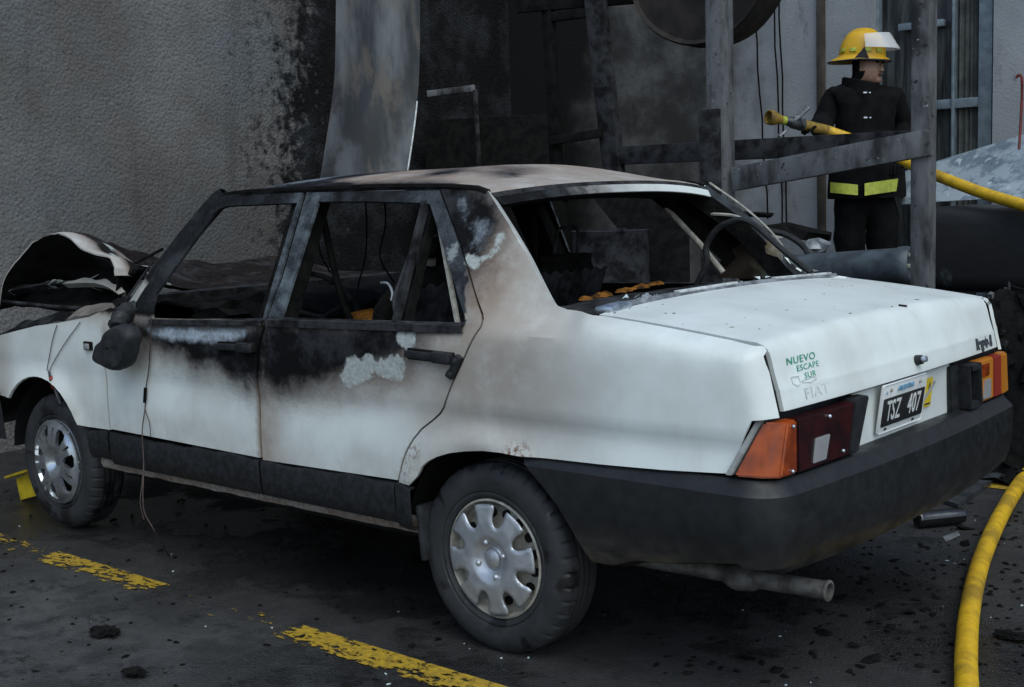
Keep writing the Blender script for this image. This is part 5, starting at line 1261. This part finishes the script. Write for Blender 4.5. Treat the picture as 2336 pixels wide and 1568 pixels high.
V_ = [pel, D(1972, 350), chest, sho, neck, hb, ht, shL, elL, wrL, shR, elR, wrR,
      D(1944, 470), D(1940, 590), Vector((D(1936, 700).x, D(1936, 700).y, .50)), Vector((D(1930, 700).x, D(1930, 700).y - .12, .44)),
      D(2006, 470), D(2014, 590), Vector((D(2018, 700).x, D(2018, 700).y, .50)), Vector((D(2018, 700).x + .02, D(2018, 700).y - .13, .44))]
E_ = [(0, 1), (1, 2), (2, 3), (3, 4), (4, 5), (5, 6), (3, 7), (7, 8), (8, 9), (3, 10), (10, 11), (11, 12), (0, 13), (13, 14), (14, 15), (15, 16), (0, 17), (17, 18), (18, 19), (19, 20)]
Rd = [(.175, .15), (.185, .15), (.19, .15), (.14, .12), (.08, .08), (.095, .105), (.10, .115), (.088, .088), (.072, .072), (.055, .055), (.088, .088), (.075, .075), (.058, .058), (.12, .12), (.095, .095), (.085, .085), (.06, .06), (.12, .12), (.095, .095), (.085, .085), (.06, .06)]
zchin = D(1980, 190).z
body = skin_mesh('body', V_, E_, Rd, ['black_cloth', 'skin'], ff_, 2, lambda c: 1 if c.z > zchin else 0)
# collar, nose, ear, mouth
mb = MB(); cc = D(1966, 205); rows = []
for k, (r_, dz) in enumerate(((.13, -.05), (.122, 0), (.115, .05), (.105, .055), (.095, 0))):
    rows.append([cc + Vector((math.cos(a * math.pi / 12) * r_, math.sin(a * math.pi / 12) * r_, dz + (.055 * (.5 - .5 * math.cos(a * math.pi / 12 - math.atan2(fx.y, fx.x))) - .03) * (k in (2, 3)))) for a in range(24)])
mb.grid(rows, closed_v=True); mb.out('coat_collar', 'black_cloth', ff_)
hc = D(1979, 152); ly0 = fx.cross(Vector((0, 0, 1))); hx0 = fx.copy(); fx = Vector((.995, -.02, 0)).normalized(); ly = fx.cross(Vector((0, 0, 1)))
for p in body.data.polygons:
    if p.material_index == 1 and (p.center - hc).dot(fx) < .012: p.material_index = 0
mb = MB(); bmesh.ops.create_cone(mb.bm, cap_ends=True, segments=10, radius1=.016, radius2=.006, depth=.045, matrix=Matrix.Translation(hc + fx * .088 + Vector((0, 0, -.012))) @ Euler((R(-14) * 0, 0, 0)).to_matrix().to_4x4()); mb.out('nose', 'skin', ff_)
for s_ in (-1, 1):
    mb = MB(); bmesh.ops.create_uvsphere(mb.bm, u_segments=10, v_segments=8, radius=.012, matrix=Matrix.Translation(hc + fx * .078 + ly * .034 * s_ + Vector((0, 0, .022)))); mb.out('eye', 'char', ff_)
mb = MB(); mb.beam(hc + fx * .090 + ly * .024 - Vector((0, 0, .052)), hc + fx * .090 - ly * .024 - Vector((0, 0, .052)), .012, .010, bev=.003); mb.out('mouth', 'stain_brown', ff_)
mb = MB(); mb.box(hc + fx * .055 - Vector((0, 0, .085)), (.06, .06, .04), Euler((0, 0, math.atan2(fx.y, fx.x))).to_matrix(), .018); mb.out('chin', 'skin', ff_)
# helmet
simple('helmet_yellow', (.62, .36, .012), (.48, .27, .012), .35, 0, 6, .05); simple('lime_tape', (.42, .47, .06), (.30, .34, .05), .5, 0, 30)
hm = empty('helmet', D(1966, 128)); hm.parent = ff_; hm.matrix_parent_inverse = ff_.matrix_world.inverted()
fx = hx0; HM = Matrix.Translation(D(1968, 132)) @ Matrix((fx, ly0 * -1, Vector((0, 0, 1)))).transposed().to_4x4() @ Euler((0, R(4), 0)).to_matrix().to_4x4()
mb = MB(); rows = []
for k in range(13):
    a = k / 12 * math.pi / 2; r_ = math.cos(a) ** .8; z = math.sin(a) * .165
    rows.append([HM @ Vector((.138 * r_ * math.cos(t * math.pi / 24) - .004, .112 * r_ * math.sin(t * math.pi / 24), z + .010 * math.exp(-(math.sin(t * math.pi / 24) * r_ / .12) ** 2) * math.sin(a))) for t in range(48)])
mb.grid(rows, closed_v=True); mb.out('shell', 'helmet_yellow', hm, split=60)
mb = MB(); rows = []
for r_, dz in ((.98, .015), (1.02, .004), (1.15, -.006), (1.22, -.016), (1.20, -.022), (1.0, -.010)):
    row = []
    for t in range(48):
        c_, s_ = math.cos(t * math.pi / 24), math.sin(t * math.pi / 24); ex = 1 + (r_ - 1) * (1.9 if c_ < -.2 else 1.0) * (.5 + .5 * abs(c_))
        row.append(HM @ Vector((.138 * ex * c_ - .004, .112 * (1 + (r_ - 1) * .8) * s_, dz - (.015 * max(0, -c_) * (r_ - 1) / .2))))
    rows.append(row)
mb.grid(rows, closed_v=True, closed_u=True); mb.out('brim', 'helmet_yellow', hm, split=50)
mb = MB(); mb.tube([HM @ Vector((.138 * (1 + .225 * (1.9 if math.cos(t) < -.2 else 1.) * (.5 + .5 * abs(math.cos(t)))) * math.cos(t) - .004, .112 * 1.175 * math.sin(t), -.019 - .015 * max(0, -math.cos(t)))) for t in [k * math.pi / 24 for k in range(49)]], .006, 6, cap=False); mb.out('brim_edge', 'black_plastic', hm)
for t in (-72, -108, -140, -40):
    c_, s_ = math.cos(R(t)), math.sin(R(t)); mb = MB(); m = HM @ Matrix.Translation((.137 * c_ - .004, .111 * s_, .038)) @ Euler((0, 0, R(t))).to_matrix().to_4x4() @ Euler((0, R(-14), 0)).to_matrix().to_4x4()
    mb.box((0, 0, 0), (.006, .042, .024), None, .002); mb.bm.transform(m); mb.out('reflective_tab', 'lime_tape', hm)
mb = MB(); mb.poly([HM @ Vector((x, -.118, z)) for x, z in ((-.03, -.01), (.05, -.01), (.028, .035), (.02, .055), (.006, .03))], HM.to_3x3() @ Vector((0, -.012, 0))); mb.out('visor_bracket', 'black_plastic', hm)
g = G('visor'); g.set(color=(.70, .72, .74), rough=.15, alpha=.42, spec=.6); M['visor'] = g.m
mb = MB(); rows = []
for k in range(9):
    t = k / 8; rows.append([HM @ Vector(((.150 + .055 * t) * math.cos(R(a)) * 1.0 + .01 * t, (.124 + .015 * t) * math.sin(R(a)), .052 + .075 * (1 - t) + .03 * math.cos(R(a)) * (1 - t) * .6)) for a in range(-85, 86, 10)])
mb.grid(rows); mb.out('visor', 'visor', hm, solid=.003)
mb = MB(); mb.tube([hc + ly * -.075 * 1 + fx * .0 + Vector((0, 0, .03)), hc + fx * .03 - ly * .06 - Vector((0, 0, .06)), hc + fx * .05 - Vector((0, 0, .105))], .006, 6); mb.out('chin_strap', 'black_cloth', hm)
# reflective bands of the coat hem, clasps, shoulder yoke
def band(name, L0, L1, h, mat, proud):
    mb = MB(); rows = []
    for k in range(9):
        t = k / 8; u = lin(L0[0], L1[0], t); v = lin(L0[1], L1[1], t); a = (u - 1976) / 84.; dd = -.20 * math.sqrt(max(.05, 1 - a * a * .9)) - proud
        rows.append([D(u, v - h / 2, dd), D(u, v + h / 2, dd)])
    mb.grid(rows); return mb.out(name, mat, ff_, solid=.006)
band('reflective_band', (1896, 428), (1957, 434), 24, 'lime_tape', .02); band('reflective_band', (1972, 433), (2059, 420), 28, 'lime_tape', .02)
mb = MB(); rows = []                       # coat skirt hanging free over the hips
for k, (v, s_) in enumerate(((300, .92), (340, .96), (390, 1.0), (440, 1.04), (452, 1.03), (450, .98))):
    rows.append([D(1977 + 0, v) + rx_ * (.222 * s_ * math.cos(a * math.pi / 16)) + Vector((-.652, .758, 0)) * (.185 * s_ * math.sin(a * math.pi / 16)) * (1 + .03 * math.sin(a * 2.3)) for a in range(32)])
mb.grid(rows, closed_v=True); mb.out('coat_skirt', 'black_cloth', ff_)
for u, v in ((1973, 212), (1974, 269), (1977, 372)):
    mb = MB(); mb.box(D(u, v, -.185), (.022, .012, .010), Euler((0, 0, .7)).to_matrix(), .002); mb.box(D(u + 11, v, -.182), (.012, .012, .008), Euler((0, 0, .7)).to_matrix(), .002); mb.out('coat_clasp', 'chrome', ff_)
simple('yoke_grey', (.055, .05, .045), (.03, .028, .026), .8, 0, 14, .2)
for v in body.data.vertices:
    if v.co.z < zchin: v.co += v.normal * (.016 * mnoise.noise(v.co * 9) + .010 * mnoise.noise(v.co * 22))
def hand(name, wr, hd, curl, side_):
    d = (hd - wr).normalized(); up = Vector((0, 0, 1)); sx_ = d.cross(up).normalized(); pv = [wr, wr.lerp(hd, .55), hd]; pe = [(0, 1), (1, 2)]; pr_ = [(.028, .028), (.04, .022), (.04, .02)]
    for i, L_ in enumerate((.07, .08, .075, .06)):
        a = hd + sx_ * (.028 - .019 * i); b = a + d * L_ * .45 - up * .01 * curl; c_ = b + d * L_ * .3 - up * .035 * curl; n0 = len(pv); pv += [a, b, c_]; pe += [(2, n0), (n0, n0 + 1), (n0 + 1, n0 + 2)]; pr_ += [(.011, .011), (.0095, .0095), (.008, .008)]
    a = wr.lerp(hd, .4) + sx_ * .03 * side_; b = a + d * .03 + sx_ * .02 * side_ - up * .02; c_ = b + d * .03 - up * .02; n0 = len(pv); pv += [a, b, c_]; pe += [(1, n0), (n0, n0 + 1), (n0 + 1, n0 + 2)]; pr_ += [(.014, .014), (.011, .011), (.009, .009)]
    return skin_mesh(name, pv, pe, pr_, ['black_cloth'], ff_, 1)
hand('glove', wrL, haL, 1, 1); hand('glove', wrR, haR, 1, -1)
# nozzle and its hose
nz0, nz1 = deep(1752, 267, 7.05), deep(1895, 300, 7.25); ax = (nz1 - nz0); L_ = ax.length; nm_ = Matrix.Translation(nz0) @ ax.to_track_quat('Y', 'Z').to_matrix().to_4x4()
nz = empty('hose_nozzle', nz0.lerp(nz1, .5), 'yellow and grey hose nozzle held by the firefighter, pointing left', 'nozzle')
simple('nozzle_metal', (.09, .095, .10), (.03, .032, .035), .35, .5, 16, .1); simple('nozzle_yellow', (.27, .17, .03), (.12, .08, .02), .5, 0, 14, .1)
mb = MB(); mb.lathe([(.001, .03), (.028, .028), (.034, .0), (.040, .002), (.042, .02), (.040, .045), (.032, .06), (.028, .075), (.026, .09)], 28, nm_); mb.out('nozzle_tip', 'nozzle_yellow', nz, split=35)
mb = MB(); mb.lathe([(.026, .09), (.024, .095), (.024, .12)], 24, nm_); mb.out('nozzle_ring', 'lime_tape', nz)
mb = MB(); mb.lathe([(.022, .12), (.024, .125), (.027, .15), (.034, .17), (.035, .20), (.032, .22), (.036, .225), (.036, .245), (.030, .25)], 28, nm_); mb.out('nozzle_body', 'nozzle_metal', nz, split=35)
mb = MB(); mb.lathe([(.030, .25), (.031, .27), (.030, L_), (.001, L_)], 24, nm_); mb.out('coupling', 'nozzle_yellow', nz)
mb = MB(); mb.tube([nm_ @ Vector((0, .15, -.03)), nm_ @ Vector((0, .13, -.06)), nm_ @ Vector((0, .10, -.09)), nm_ @ Vector((0, .085, -.085))], .007, 8); mb.out('trigger_guard', 'galv', nz)
ha, hb_ = deep(1812, 276, 7.1), deep(1846, 246, 7.08); mb = MB(); mb.beam(ha, hb_, .020, .018, Vector((0, 1, 0)), .003)
for k in range(5): mb.box(ha.lerp(hb_, .2 + k * .18) + Vector((-.008, 0, .008)), (.012, .02, .012), Euler((0, .7, 0)).to_matrix(), .002)
mb.out('bale_handle', 'galv', nz)
mb = MB(); mb.tube(spline([nz1 - ax.normalized() * .03, deep(1935, 315, 7.25), deep(1990, 335, 7.28), deep(2050, 360, 7.2), deep(2080, 377, 7.1), deep(2145, 404, 6.75), deep(2240, 440, 6.45), deep(2340, 470, 6.15), deep(2450, 500, 5.9)], 8), .030, 14)
tag(mb.out('fire_hose', 'hose_yellow'), 'yellow fire hose running from the firefighter down to the right past the post', 'hose', 'yellow fire hoses')
